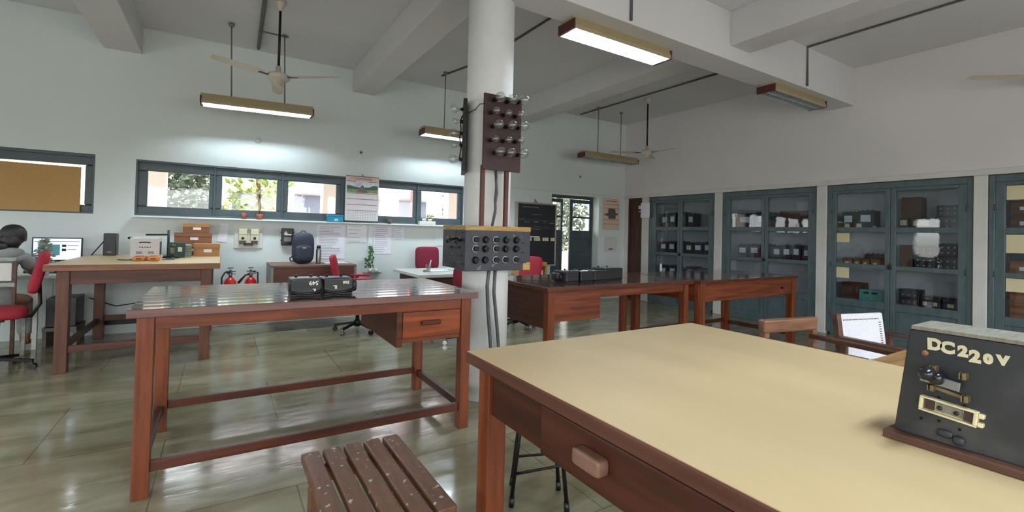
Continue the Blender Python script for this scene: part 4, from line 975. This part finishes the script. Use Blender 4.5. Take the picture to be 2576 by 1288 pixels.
# calendars
cal = thing('wall_calendar', 'wall calendar with a landscape picture hanging over the strip window', 'calendar', (1.762, 7.045, 1.42))
MB().box(-.243, .243, -.002, .002, 0, .66).build('calendar_sheet', pm('calendar_paper', (222, 220, 224), .6, var=.03), cal)
MB().box(-.243, .243, -.0035, -.0022, .595, .66).build('header', pm('pale_pink_header', (226, 196, 186), .6), cal)
MB().box(-.14, .14, -.005, -.0036, .628, .636).box(-.11, .13, -.005, -.0036, .612, .617).box(-.23, -.09, -.005, -.0036, .583, .590).box(.08, .23, -.005, -.0036, .583, .590).build('title_lines', M_REDINK, cal)
for z in (.408, .325, .242, .155): 
    MB().box(-.225, .225, -.0035, -.0022, z-.0035, z+.0035).build('week_band', M_REDINK, cal)
MB().box(-.225, .225, -.0035, -.0022, .42, .575).build('picture_sky', pm('picture_sky', (172, 186, 206), .5, var=.3, scale=14, col2=(232, 236, 240)), cal)
MB().box(-.225, .225, -.0042, -.0035, .42, .47).build('picture_grass', pm('picture_grass', (126, 158, 90), .5, var=.3, scale=20), cal)
MB()._add([(-.225, -.0044, .47), (-.225, -.0044, .525), (-.15, -.0044, .515), (-.06, -.0044, .495), (.0, -.0044, .505), (.08, -.0044, .50), (.16, -.0044, .535), (.225, -.0044, .53), (.225, -.0044, .47)], [tuple(range(9))]).build('picture_hills', pm('picture_hills', (70, 86, 80), .5, var=.4, scale=20), cal)
MB()._add([(-.09, -.0047, .42), (.085, -.0047, .42), (.0, -.0047, .545)], [(0, 1, 2)]).build('picture_steps', pm('picture_steps', (124, 112, 100), .5, var=.5, scale=6, stretch=(1, 1, 30)), cal)
for c_ in range(12):
    dn = MB()
    for r_ in range(5): dn.box(-.205+c_*.036, -.190+c_*.036, -.003, -.0021, .03+r_*.024, .036+r_*.024)
    dn.build('date_column', M_ROD, cal)
MB().box(-.243, .243, -.006, .004, -.006, .004).box(-.243, .243, -.006, .004, .656, .666).build('calendar_strips', M_INK, cal)
MB().tube([(0, 0, .665), (0, .03, .70)], .005, 6).build('hook', M_BLACKM, cal)
c2_ = thing('wall_calendar', 'narrow calendar with a dark picture between the back door and the corner', 'calendar', (6.862, 7.094, 1.42))
MB().box(-.235, .235, -.002, .002, 0, .655).build('calendar_sheet', pm('beige_calendar_paper', (222, 198, 180), .6, var=.04), c2_)
MB().box(-.13, .16, -.004, -.0022, .588, .60).box(-.225, .225, -.004, -.0022, .52, .527).box(-.225, .225, -.004, -.0022, .44, .446).box(-.225, .225, -.004, -.0022, .20, .207).box(-.225, .225, -.004, -.0022, .115, .122).build('printed_bands', M_REDINK, c2_)
MB()._add([(-.07, -.0045, .225), (.12, -.0045, .225), (.13, -.0045, .30), (.20, -.0045, .32), (.20, -.0045, .34), (.13, -.0045, .35), (.11, -.0045, .44), (-.08, -.0045, .44), (-.09, -.0045, .34), (-.20, -.0045, .32), (-.18, -.0045, .30), (-.08, -.0045, .28)], [tuple(range(12))]).build('picture', pm('dark_print', (72, 62, 66), .6, var=.5, scale=30, col2=(130, 116, 112)), c2_)
fp = thing('flush_panel', 'pale flush access panel on the wall below the narrow calendar', 'panel', (6.87, 7.098, .965))
MB().box(-.18, .18, -.004, 0, 0, .30).build('panel_plate', W_TRIM, fp, bevel=.002)
MB().box(-.05, .06, -.007, -.004, .035, .07).build('name_plate', M_ROD, fp)

# blackboard
bb = thing('blackboard', 'black board in a pale frame hanging left of the back door', 'blackboard', (4.94, 7.06, .70))
MB().box(-.415, .43, -.016, .0, .02, 1.145).build('black_panel', pm('board_black', (30, 32, 38), .4, var=.25, scale=3), bb)
MB().box(-.45, -.415, -.03, .02, 0, 1.17).box(.43, .455, -.03, .02, 0, 1.17).box(-.415, .43, -.03, .02, 0, .025).box(-.415, .43, -.03, .02, 1.142, 1.17).build('board_frame', pm('weathered_frame', (170, 160, 148), .6, var=.2, scale=20), bb, bevel=.003)
ck = MB(); rnd = random.Random(3)
for (xa, xb, z, hh) in [(-.33, .05, 1.085, .022), (-.10, .10, .95, .014), (-.38, -.29, .86, .018), (-.27, -.15, .815, .02), (-.06, .04, .815, .03), (.16, .22, .815, .02), (.30, .40, .80, .03), (-.05, .08, .73, .012), (.15, .26, .73, .008), (-.15, .10, .68, .014)]:
    x = xa
    while x < xb:
        w_ = rnd.uniform(.008, .022); ck.box(x, x+w_, -.0175, -.0162, z-hh/2*rnd.uniform(.4, 1), z+hh/2*rnd.uniform(.4, 1)); x += w_+rnd.uniform(.003, .01)
ck.box(-.38, .42, -.0172, -.0162, .848, .851).box(-.2, .42, -.0172, -.0162, .705, .708)
ck.build('chalk_writing', pm('chalk', (120, 124, 130), .9), bb)
for i in range(15):
    if i in (4, 8, 12): continue
    MB().box(-.29+i*.048, -.252+i*.048, -.026, -.016, .465, .53).build('pale_tag', M_LABEL, bb, bevel=.002)
MB().box(-.22, .05, -.05, -.016, .535, .55).build('chalk_ledge', M_PAPER, bb)
MB().tube([(-.04, -.004, 1.17), (-.02, .02, 1.235), (.02, -.004, 1.17)], .006, 6).build('hanger', M_BLACKM, bb)

# extinguishers
def extinguisher(label, x, y, hose):
    t = thing('fire_extinguisher', label, 'fire extinguisher', (x, y, .26))
    MB().lathe([(.0, .0), (.068, .0), (.072, .02), (.072, .27), (.062, .33), (.035, .365), (.022, .375)], 24).build('cylinder', M_REDP, t)
    MB().lathe([(.020, .374), (.022, .42), (.014, .43), (.014, .47), (0, .47)], 14).build('valve', M_STEEL, t)
    MB().lathe([(.0, .49), (.034, .49), (.034, .497), (0, .497)], 14).bar((-.05, 0, .45), (.06, 0, .45), .02, .008).bar((-.04, 0, .42), (.055, 0, .415), .02, .008).build('lever_handle', M_BLACKM, t)
    MB().tube(hose, .010, 8).build('hose', M_BLACK, t)
    MB().box(-.02, .02, .07, 7.1-y, .30, .36).build('wall_bracket', M_BLACKM, t)
    MB().lathe([(.073, .10), (.073, .20)], 24).build('label_band', M_LABEL, t)
    return t
extinguisher('red fire extinguisher on the left, close to the cream table', .115, 7.02, [(.02, 0, .43), (-.06, 0, .44), (-.095, 0, .37), (-.09, 0, .15), (-.08, 0, .0)])
e2 = extinguisher('red fire extinguisher on the right, its nozzle pointing left', .345, 7.02, [(.02, 0, .44), (.08, 0, .43), (.085, 0, .25), (.08, 0, .0)])
MB().tube([(-.02, 0, .405), (-.06, 0, .40), (-.10, 0, .35), (-.14, 0, .295)], [.010, .010, .014, .017], 8).build('nozzle', M_BLACK, e2)

# sill plants and boxes
def pot(label, x, y, z, r, h, mat=None, name='potted_plant'):
    t = thing(name, label, 'potted plant', (x, y, z))
    MB().lathe([(0, 0), (r*.72, 0), (r, h), (r*.86, h), (r*.8, h*.85), (0, h*.85)], 16).build('pot', mat or M_TERRA, t)
    return t
SZ = 1.391
p = pot('small terracotta pot with a thin sprig in the second window pane', .243, 7.045, SZ, .028, .085)
MB().tube([(0, 0, .07), (.005, 0, .14), (-.005, 0, .19)], .003, 5).quad((-.005, 0, .19), (.03, 0, .17), (.05, 0, .20), (.02, 0, .21)).quad((0, 0, .14), (-.04, 0, .15), (-.05, 0, .18), (-.02, 0, .17)).build('sprig', M_LEAFY, p)
p = pot('tall potted dracaena with spiky leaves in the second window pane', .425, 7.045, SZ, .04, .075)
MB().tube([(0, 0, .06), (.004, 0, .18), (-.004, 0, .29)], .006, 6).build('stem', M_INSTW, p)
lf = MB(); rnd = random.Random(5)
for i in range(26):
    a = rnd.uniform(0, 2*pi); e = rnd.uniform(-.5, 1.2); L_ = rnd.uniform(.09, .13)
    d = Vector((cos(a)*cos(e), sin(a)*cos(e)*.7, sin(e))); s = d.cross(Vector((0, 0, 1))).normalized()*.005
    c = Vector((-.004, 0, .28)); q = c+d*L_*.6+Vector((0, 0, .006)); lf.quad(c-s, c+s, q+s, q-s); lf.quad(q-s, q+s, c+d*L_-Vector((0, 0, .012))+s*.2, c+d*L_-Vector((0, 0, .012))-s*.2)
lf.build('spiky_leaves', M_LEAFD, p)
bx = thing('storage_box', 'small blue plastic box on the ledge left of the calendar', 'box', (1.38, 7.045, SZ))
MB().box(-.105, .115, -.04, .05, 0, .085).build('box_body', M_BLUE, bx, bevel=.006)
MB().box(-.108, .118, -.043, .053, .078, .105).build('lid', M_BLUE, bx, bevel=.008)
MB().box(-.01, .04, -.042, -.040, .02, .05).build('label_mark', pm('pale_blue_label', (190, 226, 236), .5), bx)
p = pot('tiny pot on the ledge below the pane right of the calendar', 2.185, 7.045, SZ, .035, .045, M_INSTW)
MB().box(-.03, .03, -.02, .02, .04, .075).build('moss', M_LEAFD, p)
p = thing('planter', 'white planter box with a small plant on the ledge near the pillar', 'planter', (2.79, 7.045, SZ))
MB().box(-.135, .135, -.045, .045, 0, .062).build('planter_box', M_WHITE, p, bevel=.005)
MB().lathe([(.032, .063), (.036, .105), (.028, .105)], 14, cx=-.045).lathe([(.03, .063), (.04, .10), (.03, .10)], 14, cx=.05).build('inner_pots', M_WHITE, p)
lf = MB()
for i in range(40):
    c = Vector((.045+rnd.uniform(-.05, .08), rnd.uniform(-.03, .03), .11+rnd.uniform(0, .06))); d = Vector((rnd.uniform(-1, 1), rnd.uniform(-1, 1), rnd.uniform(-.3, 1))).normalized()*.02; e = d.cross(Vector((0, 1, .3))).normalized()*.008
    lf.quad(c-d, c-e, c+d, c+e)
lf.build('leaves', M_LEAFY, p)
cp = thing('creeper_plant', 'green creeper on a small shelf right of the red chair', 'plant', (1.91, 7.04, .64))
MB().box(-.09, .16, -.05, .055, 0, .012).build('wall_shelf', M_STEEL, cp)
MB().lathe([(0, .013), (.03, .013), (.04, .075), (.032, .075)], 14).lathe([(0, .013), (.028, .013), (.036, .065), (.03, .065)], 14, cx=.085).build('pots', M_WHITE, cp)
MB().tube([(0, 0, .06), (.01, -.005, .18), (-.01, 0, .28), (.01, 0, .38), (-.02, 0, .45)], .004, 5).tube([(0, 0, .06), (-.05, 0, .12), (-.06, -.01, .2)], .003, 5).build('vine', M_LEAFD, cp)
lf = MB()
for i in range(60):
    tt = rnd.random(); c = Vector((rnd.uniform(-.035, .035)+(-.05 if i % 3 == 0 and tt < .5 else 0), -.02+rnd.uniform(-.02, .01), .08+tt*.34)); d = Vector((rnd.uniform(-1, 1), -.4, rnd.uniform(-1, .2))).normalized()*.024; e = d.cross(Vector((0, 1, .2))).normalized()*.017
    lf.quad(c-d, c-e, c+d, c+e)
lf.build('leaves', M_LEAF, cp)

# crate behind the pillar
cbx = thing('document_tray', 'light brown wooden tray with files behind the red chair right of the pillar', 'tray', (4.2, 5.95, 0))
MB().box(-.19, .20, 0, .45, .79, .85).box(-.19, -.16, 0, .45, .60, .79).box(.165, .20, 0, .45, .60, .79).box(-.16, .165, .42, .45, .60, .79).box(-.19, .20, 0, .45, .575, .60).build('tray_body', M_YTAPE, cbx, bevel=.003)
MB().box(-.14, .0, .05, .38, .60, .74).box(.02, .14, .03, .36, .60, .72).build('files', M_PAPER, cbx)
for x in (-.18, .16):
    for y in (.02, .40): MB().box(x, x+.03, y, y+.03, 0, .575).build('leg', M_WOODD, cbx)

# ------------------------------------------------------------------ left table top things
TZ = .936
def cbox(label, x0, x1, y0, y1, z0, h, mat, lid=None):
    t = thing('cardboard_box', label, 'cardboard box', ((x0+x1)/2, (y0+y1)/2, z0)); a, b = (x1-x0)/2, (y1-y0)/2
    MB().box(-a, a, -b, b, 0, h-.02).build('box_body', mat, t, bevel=.003)
    MB().box(-a-.004, a+.004, -b-.004, b+.004, h-.045, h).build('lid', lid or M_CARD, t, bevel=.003)
    MB().box(-.03, .05, -b-.0055, -b-.0035, h*.32, h*.58).build('label_sticker', M_PAPER, t)
    return t
cbox('light brown cardboard box in front at right, alone on the cream table top', -.268, -.012, 6.50, 6.74, TZ, .145, M_CARD)
cbox('dark brown cardboard box at the bottom of the stack', -.40, -.14, 6.76, 6.96, TZ, .14, M_MAROONP, M_CARDD)
cbox('brown cardboard box in the middle of the stack', -.47, -.10, 6.76, 6.97, TZ+.142, .125, M_CARDD, M_CARDD)
cbox('brown cardboard box on top of the stack under the strip window', -.39, -.13, 6.76, 6.97, TZ+.268, .115, M_CARDD)
wi = thing('instrument_box', 'white metal instrument with slots on the cream table at left', 'instrument', (-.647, 6.02, TZ))
MB().box(-.115, .115, -.12, .12, .0, .215).build('casing', pm('off_white_enamel', (206, 204, 204), .45, var=.04), wi, bevel=.004)
MB().box(-.117, .117, -.122, .122, .207, .222).build('top_cover', M_WHITE, wi, bevel=.003)
MB().tube([(-.045, -.123, .172), (-.02, -.123, .177), (.02, -.123, .177), (.045, -.123, .172)], .0055, 6).build('grip_slot', M_INSTB, wi)
sl = MB()
for s in (-1, 1):
    for i in range(6): sl.box(s*.048-.02+i*.008, s*.048-.017+i*.008, -.1225, -.12, .06, .085)
for i in range(5): sl.box(-.045+i*.02, -.032+i*.02, -.1225, -.12, .125-.004*(i % 2), .133)
sl.build('vent_slots', M_INSTB, wi)
MB().box(.116, .119, -.06, .06, .05, .18).build('side_panel', M_GREEND, wi)
MB().superq((-.135, .02, .215), (.02, .02, .012), .6, .6).build('plug', M_BLACKM, wi)
for i, x in enumerate((-.672, -.562)):
    mm = thing('multimeter', ['left', 'right'][i]+' orange multimeter lying before the white instrument', 'multimeter', (x, 5.79, TZ))
    MB().superq((0, 0, .022), (.047, .07, .022), .35, .45).build('rubber_case', M_ORANGE, mm)
    MB().box(-.02, .025, -.0715, -.066, .015, .028).build('jack_panel', M_BLACK, mm)
    MB().superq((0, .01, .04), (.036, .05, .006), .5, .4).build('face', M_MAROON, mm)
t = thing('circuit_board', 'dark green circuit panel leaning beside the white instrument', 'circuit board', (-.42, 6.18, TZ))
Mg = Matrix.Rotation(R(-12), 4, 'X') @ Matrix.Rotation(R(20), 4, 'Z')
MB().box(-.06, .09, -.012, .012, .01, .17, M=Mg).build('panel', M_GREEND, t, bevel=.003)
MB().box(.02, .06, -.016, -.012, .07, .12, M=Mg).build('display', M_LABEL, t)
MB().box(-.05, -.01, -.02, -.012, .05, .11, M=Mg).box(-.04, .0, -.02, -.012, .13, .15, M=Mg).build('components', M_BRASS, t)
MB().tube([(-.07, -.03, .02), (-.10, -.06, .01), (-.05, -.09, .006), (.02, -.07, .006), (.05, -.03, .02)], .006, 6).tube([(-.1, .0, .01), (-.02, -.05, .03), (.05, -.08, .008)], .005, 6).build('leads', M_BLACKM, t)
t = thing('meter_board', 'pale green and white parts piled left of the cardboard boxes', 'instrument', (-.34, 6.40, TZ))
MB().box(-.06, .05, -.05, .05, 0, .14, M=Matrix.Rotation(.3, 4, 'Z')).build('panel', M_SILVER, t, bevel=.004)
for i in range(5): MB().box(-.07, .06, -.06, .05, .015+i*.025, .02+i*.025, M=Matrix.Rotation(.3, 4, 'Z')).build('fin', M_LEAFD, t)
t = thing('clamp_stand', 'dark clamp on a short upright post behind the white instrument', 'clamp', (-.49, 6.32, TZ))
MB().cyl((0, 0, 0), (0, 0, .30), .012, 10).box(-.04, .04, -.04, .04, 0, .02).build('post', M_NAVY, t)
MB().bar((-.2, .03, .245), (.0, 0, .25), .02, .02).build('arm', M_BLACKM, t)
t = thing('speaker', 'tall black speaker at the back of the cream table', 'speaker', (-1.05, 6.83, TZ))
MB().box(-.055, .055, -.08, .08, 0, .245).build('speaker_cabinet', M_BLACK, t, bevel=.006)
MB().box(-.045, .045, -.084, -.08, .03, .22).build('grille', M_INSTB, t)
MB().box(-.02, .02, -.0855, -.084, .035, .04).build('badge', M_STEEL, t)
tag(MB().tube([(-.86, 5.96, .94), (-.83, 5.86, .941), (-.76, 5.80, .941), (-.74, 5.86, .945)], .004, 6).build('cable', M_BLACKM), 'thin black cable looping left of the multimeters', 'cable')
tag(MB().tube([(-.50, 5.86, .942), (-.44, 5.80, .942), (-.40, 5.84, .942), (-.47, 5.95, .945)], .005, 6).build('cable', M_ROD), 'grey cable curling right of the multimeters', 'cable')
tag(MB().tube([(-1.30, 6.72, .80), (-1.22, 6.80, .92), (-1.10, 6.93, 1.13), (-1.04, 6.95, 1.16)], .006, 6).build('cable', M_NAVY), 'dark cable rising from the monitor to the speaker', 'cable')
# under the table: cpu
t = thing('computer_tower', 'black computer tower on a low stand behind the left leg of the cream table', 'computer', (-1.40, 6.66, 0))
MB().box(-.11, .125, -.06, .28, .20, .50).build('tower_case', M_BLACK, t, bevel=.006)
MB().box(-.13, .135, -.08, .3, .16, .198).box(-.13, -.10, -.06, .28, 0, .16).box(.105, .135, -.06, .28, 0, .16).build('stand', M_GREYDUST, t)
tag(MB().tube([(-1.26, 7.04, .44), (-1.02, 7.04, .33), (-.80, 7.04, .36), (-.66, 7.05, .5)], .006, 6).build('cable', M_BLACKM), 'black cable sagging from the computer tower', 'cable')

# ------------------------------------------------------------------ computer corner at far left
cd = thing('computer_desk', 'white desk against the wall at far left under the monitor', 'desk', (-1.95, 6.62, 0))
MB().box(-.6, .62, -.12, .44, .715, .745).build('desktop', M_WHITE, cd, bevel=.003)
for x in (-.57, .36): 
    for y in (-.09, .38): MB().box(x, x+.035, y, y+.035, 0, .715).build('leg', M_WHITE, cd)
mo = thing('monitor', 'computer monitor showing a web page at far left', 'monitor', (-1.49, 6.84, .746))
MB().box(-.20, .20, -.012, .02, .13, .38).build('bezel', M_BLACK, mo, bevel=.004)
MB().box(-.09, .09, -.06, .06, 0, .008).box(-.02, .02, .0, .02, .008, .2).build('stand', M_BLACK, mo)
scr = pm('screen_glow', (196, 214, 240), .3, emis=1.0, var=.04)
sc_ = MB().box(-.188, .188, -.0135, -.012, .142, .368).build('screen', scr, mo)
MB().box(-.15, .02, -.0145, -.0135, .19, .305).build('screen_picture', pm('screen_picture', (60, 110, 130), .3, emis=.7, scale=18, col2=(120, 150, 90)), sc_)
MB().box(.035, .07, -.0145, -.0135, .28, .305).box(.035, .07, -.0145, -.0135, .235, .262).box(.08, .17, -.0145, -.0135, .29, .297).box(.08, .15, -.0145, -.0135, .245, .252).box(-.18, .18, -.0145, -.0135, .335, .341).build('screen_text', M_INK, sc_)
sp = thing('potted_plant', 'silvery leafy plant standing before the monitor', 'potted plant', (-1.53, 6.56, .746))
MB().lathe([(0, 0), (.04, 0), (.055, .07), (.045, .07), (.04, .06), (0, .06)], 14).build('pot', M_WHITE, sp)
MB().tube([(0, 0, .05), (0, 0, .30)], .005, 6).build('stem', M_LEAFD, sp)
lf = MB(); rnd = random.Random(9)
for i in range(330):
    a = rnd.uniform(0, 2*pi); zz = rnd.random()**.8; r = (1-zz*.75)*.13*rnd.random()**.5
    c = Vector((cos(a)*r, sin(a)*r*.7, .05+zz*.32)); d = Vector((cos(a), sin(a), rnd.uniform(-.6, .8))).normalized()*.024; e = d.cross(Vector((rnd.uniform(-1, 1), 1, .3))).normalized()*.007
    lf.quad(c-d, c-e, c+d, c+e)
lf.build('silver_leaves', M_SILVER, sp)
wc = thing('slatted_chair', 'pale chair with a panel back where the person sits', 'chair', (-1.80, 6.12, 0))
MB().box(-.24, .24, -.215, -.18, .93, .965).box(-.24, .24, -.215, -.18, .70, .74).build('back_rail', M_SILVER, wc, bevel=.006)
MB().box(-.22, .215, -.205, -.19, .755, .915).build('back_panel', M_WHITE, wc, bevel=.005)
for x in (-.24, .22): MB().box(x, x+.025, -.21, -.185, .0, .93).build('back_leg', M_CHAIRD if x > 0 else M_SILVER, wc)
MB().box(-.23, .23, -.18, .22, .43, .46).build('seat', M_BLACKM, wc, bevel=.01)
for x in (-.22, .195): MB().box(x, x+.025, .18, .205, 0, .43).build('front_leg', M_SILVER, wc)

# person, seated, seen from behind
def skin(name, verts, edges, radii, mat, parent, sub=2):
    me = bpy.data.meshes.new(name); me.from_pydata([tuple(v) for v in verts], edges, []); me.materials.append(mat)
    o = bpy.data.objects.new(name, me); C.objects.link(o); o.parent = parent
    sk = o.modifiers.new('skin', 'SKIN'); sk.use_smooth_shade = True; sk.branch_smoothing = .6
    for i, r in enumerate(radii):
        r = r if isinstance(r, tuple) else (r, r); me.skin_vertices[0].data[i].radius = r
    me.skin_vertices[0].data[0].use_root = True
    s = o.modifiers.new('sub', 'SUBSURF'); s.levels = sub; s.render_levels = sub
    return o
pe = thing('person', 'person with dark hair in a low bun and grey-white top seated at the monitor', 'person', (-1.78, 6.20, 0))
hx, hy = .085, .15     # head position
V = [(0, .0, .56), (.0, .0, .70), (.01, .02, .86), (.03, .05, .955), (.06, .10, 1.0), (.075, .13, 1.045),     # 0 pelvis .. 5 neck top
     (-.14, .05, .945), (-.20, .14, .80), (-.12, .33, .80),                                                   # left shoulder, elbow, wrist
     (.185, .06, .945), (.235, .15, .80), (.14, .33, .80),                                                    # right
     (-.10, .06, .53), (-.12, .40, .50), (-.12, .42, .08), (-.12, .53, .05),
     (.10, .06, .53), (.12, .40, .50), (.12, .42, .08), (.12, .53, .05), (hx, hy, 1.10), (hx+.004, hy+.01, 1.18)]
E_ = [(0,1),(1,2),(2,3),(3,4),(4,5),(3,6),(6,7),(7,8),(3,9),(9,10),(10,11),(0,12),(12,13),(13,14),(14,15),(0,16),(16,17),(17,18),(18,19),(5,20),(20,21)]
Rr = [(.15,.12),(.13,.10),(.14,.10),(.11,.085),(.05,.05),(.043,.043),(.058,.058),(.042,.042),(.026,.026),(.058,.058),(.042,.042),(.026,.026),(.08,.08),(.065,.065),(.04,.04),(.035,.03),(.08,.08),(.065,.065),(.04,.04),(.035,.03),(.066,.076),(.068,.078)]
skin('body', V, E_, Rr, M_SKIN, pe)
def hand(px, py, pz, s):
    base = Vector((px, py, pz)); vs = [base, base+Vector((0, .045, -.004))]; es = [(0, 1)]; rs = [(.022, .014), (.03, .013)]
    for k in range(4):
        b = base+Vector(((k-1.5)*.017, .075, -.004)); L_ = [.052, .06, .056, .042][k]
        i = len(vs); vs += [b, b+Vector((0, L_*.55, -.004)), b+Vector((0, L_, -.018))]; es += [(1, i), (i, i+1), (i+1, i+2)]; rs += [(.0085, .0085), (.0075, .0075), (.006, .006)]
    i = len(vs); vs += [base+Vector((-s*.03, .03, -.006)), base+Vector((-s*.045, .062, -.012))]; es += [(0, i), (i, i+1)]; rs += [(.010, .010), (.0075, .0075)]
    skin('hand', vs, es, rs, M_SKIN, pe, 1)
hand(-.12, .34, .785, -1); hand(.14, .34, .785, 1)
# clothing
Vc = V[:4]+[V[6], (-.19, .12, .83), V[9], (.225, .13, .83), (0, .02, .50), (-.10, .2, .53), (.10, .2, .53), (.058, .09, 1.018)]
skin('top_garment', Vc, [(0,1),(1,2),(2,3),(3,4),(4,5),(3,6),(6,7),(0,8),(8,9),(8,10),(3,11)],
     [(.165,.135),(.15,.115),(.16,.115),(.12,.095),(.075,.072),(.062,.062),(.075,.072),(.062,.062),(.17,.13),(.10,.09),(.10,.09),(.072,.068)], M_KAMEEZ, pe)
skin('trousers', [(-.0, .1, .50), (-.12, .40, .505), (-.12, .42, .12), (.12, .40, .505), (.12, .42, .12)], [(0,1),(1,2),(0,3),(3,4)], [(.10,.09),(.08,.08),(.06,.06),(.08,.08),(.06,.06)], M_KAMEEZ, pe)
MB().superq((.035, .055, .975), (.150, .088, .062), .8, .8, M=Matrix.Rotation(-.1, 4, 'Y')).build('collar', M_KAMEEZ, pe)
# face turned to the screen (away from the camera), nose, ears
MB().superq((hx+.012, hy+.078, 1.125), (.014, .022, .02), .8, .8).build('nose', M_SKIN, pe)
MB().superq((hx+.012, hy+.072, 1.095), (.024, .010, .007), .8, .8).build('mouth', pm('lips', (136, 72, 66), .5), pe)
for s in (-1, 1):
    MB().sphere((hx+.01+s*.028, hy+.068, 1.145), (.012, .007, .007)).build('eye', M_PAPER, pe)
    MB().superq((hx+s*.077, hy+.01, 1.125), (.010, .017, .028), .8, .8).build('ear', M_SKIN, pe)
hr = MB().superq((hx-.002, hy-.018, 1.160), (.094, .098, .102), .95, .95, seg=30, rings=18).superq((hx-.01, hy-.065, 1.10), (.078, .06, .075), .9, .9)
hr.superq((hx-.015, hy-.055, 1.055), (.062, .045, .05), .9, .9)
hr.superq((hx-.075, hy-.12, 1.055), (.075, .052, .045), .85, .9, M=Matrix.Rotation(.25, 4, 'Y'))
hr.build('hair', M_HAIR, pe)
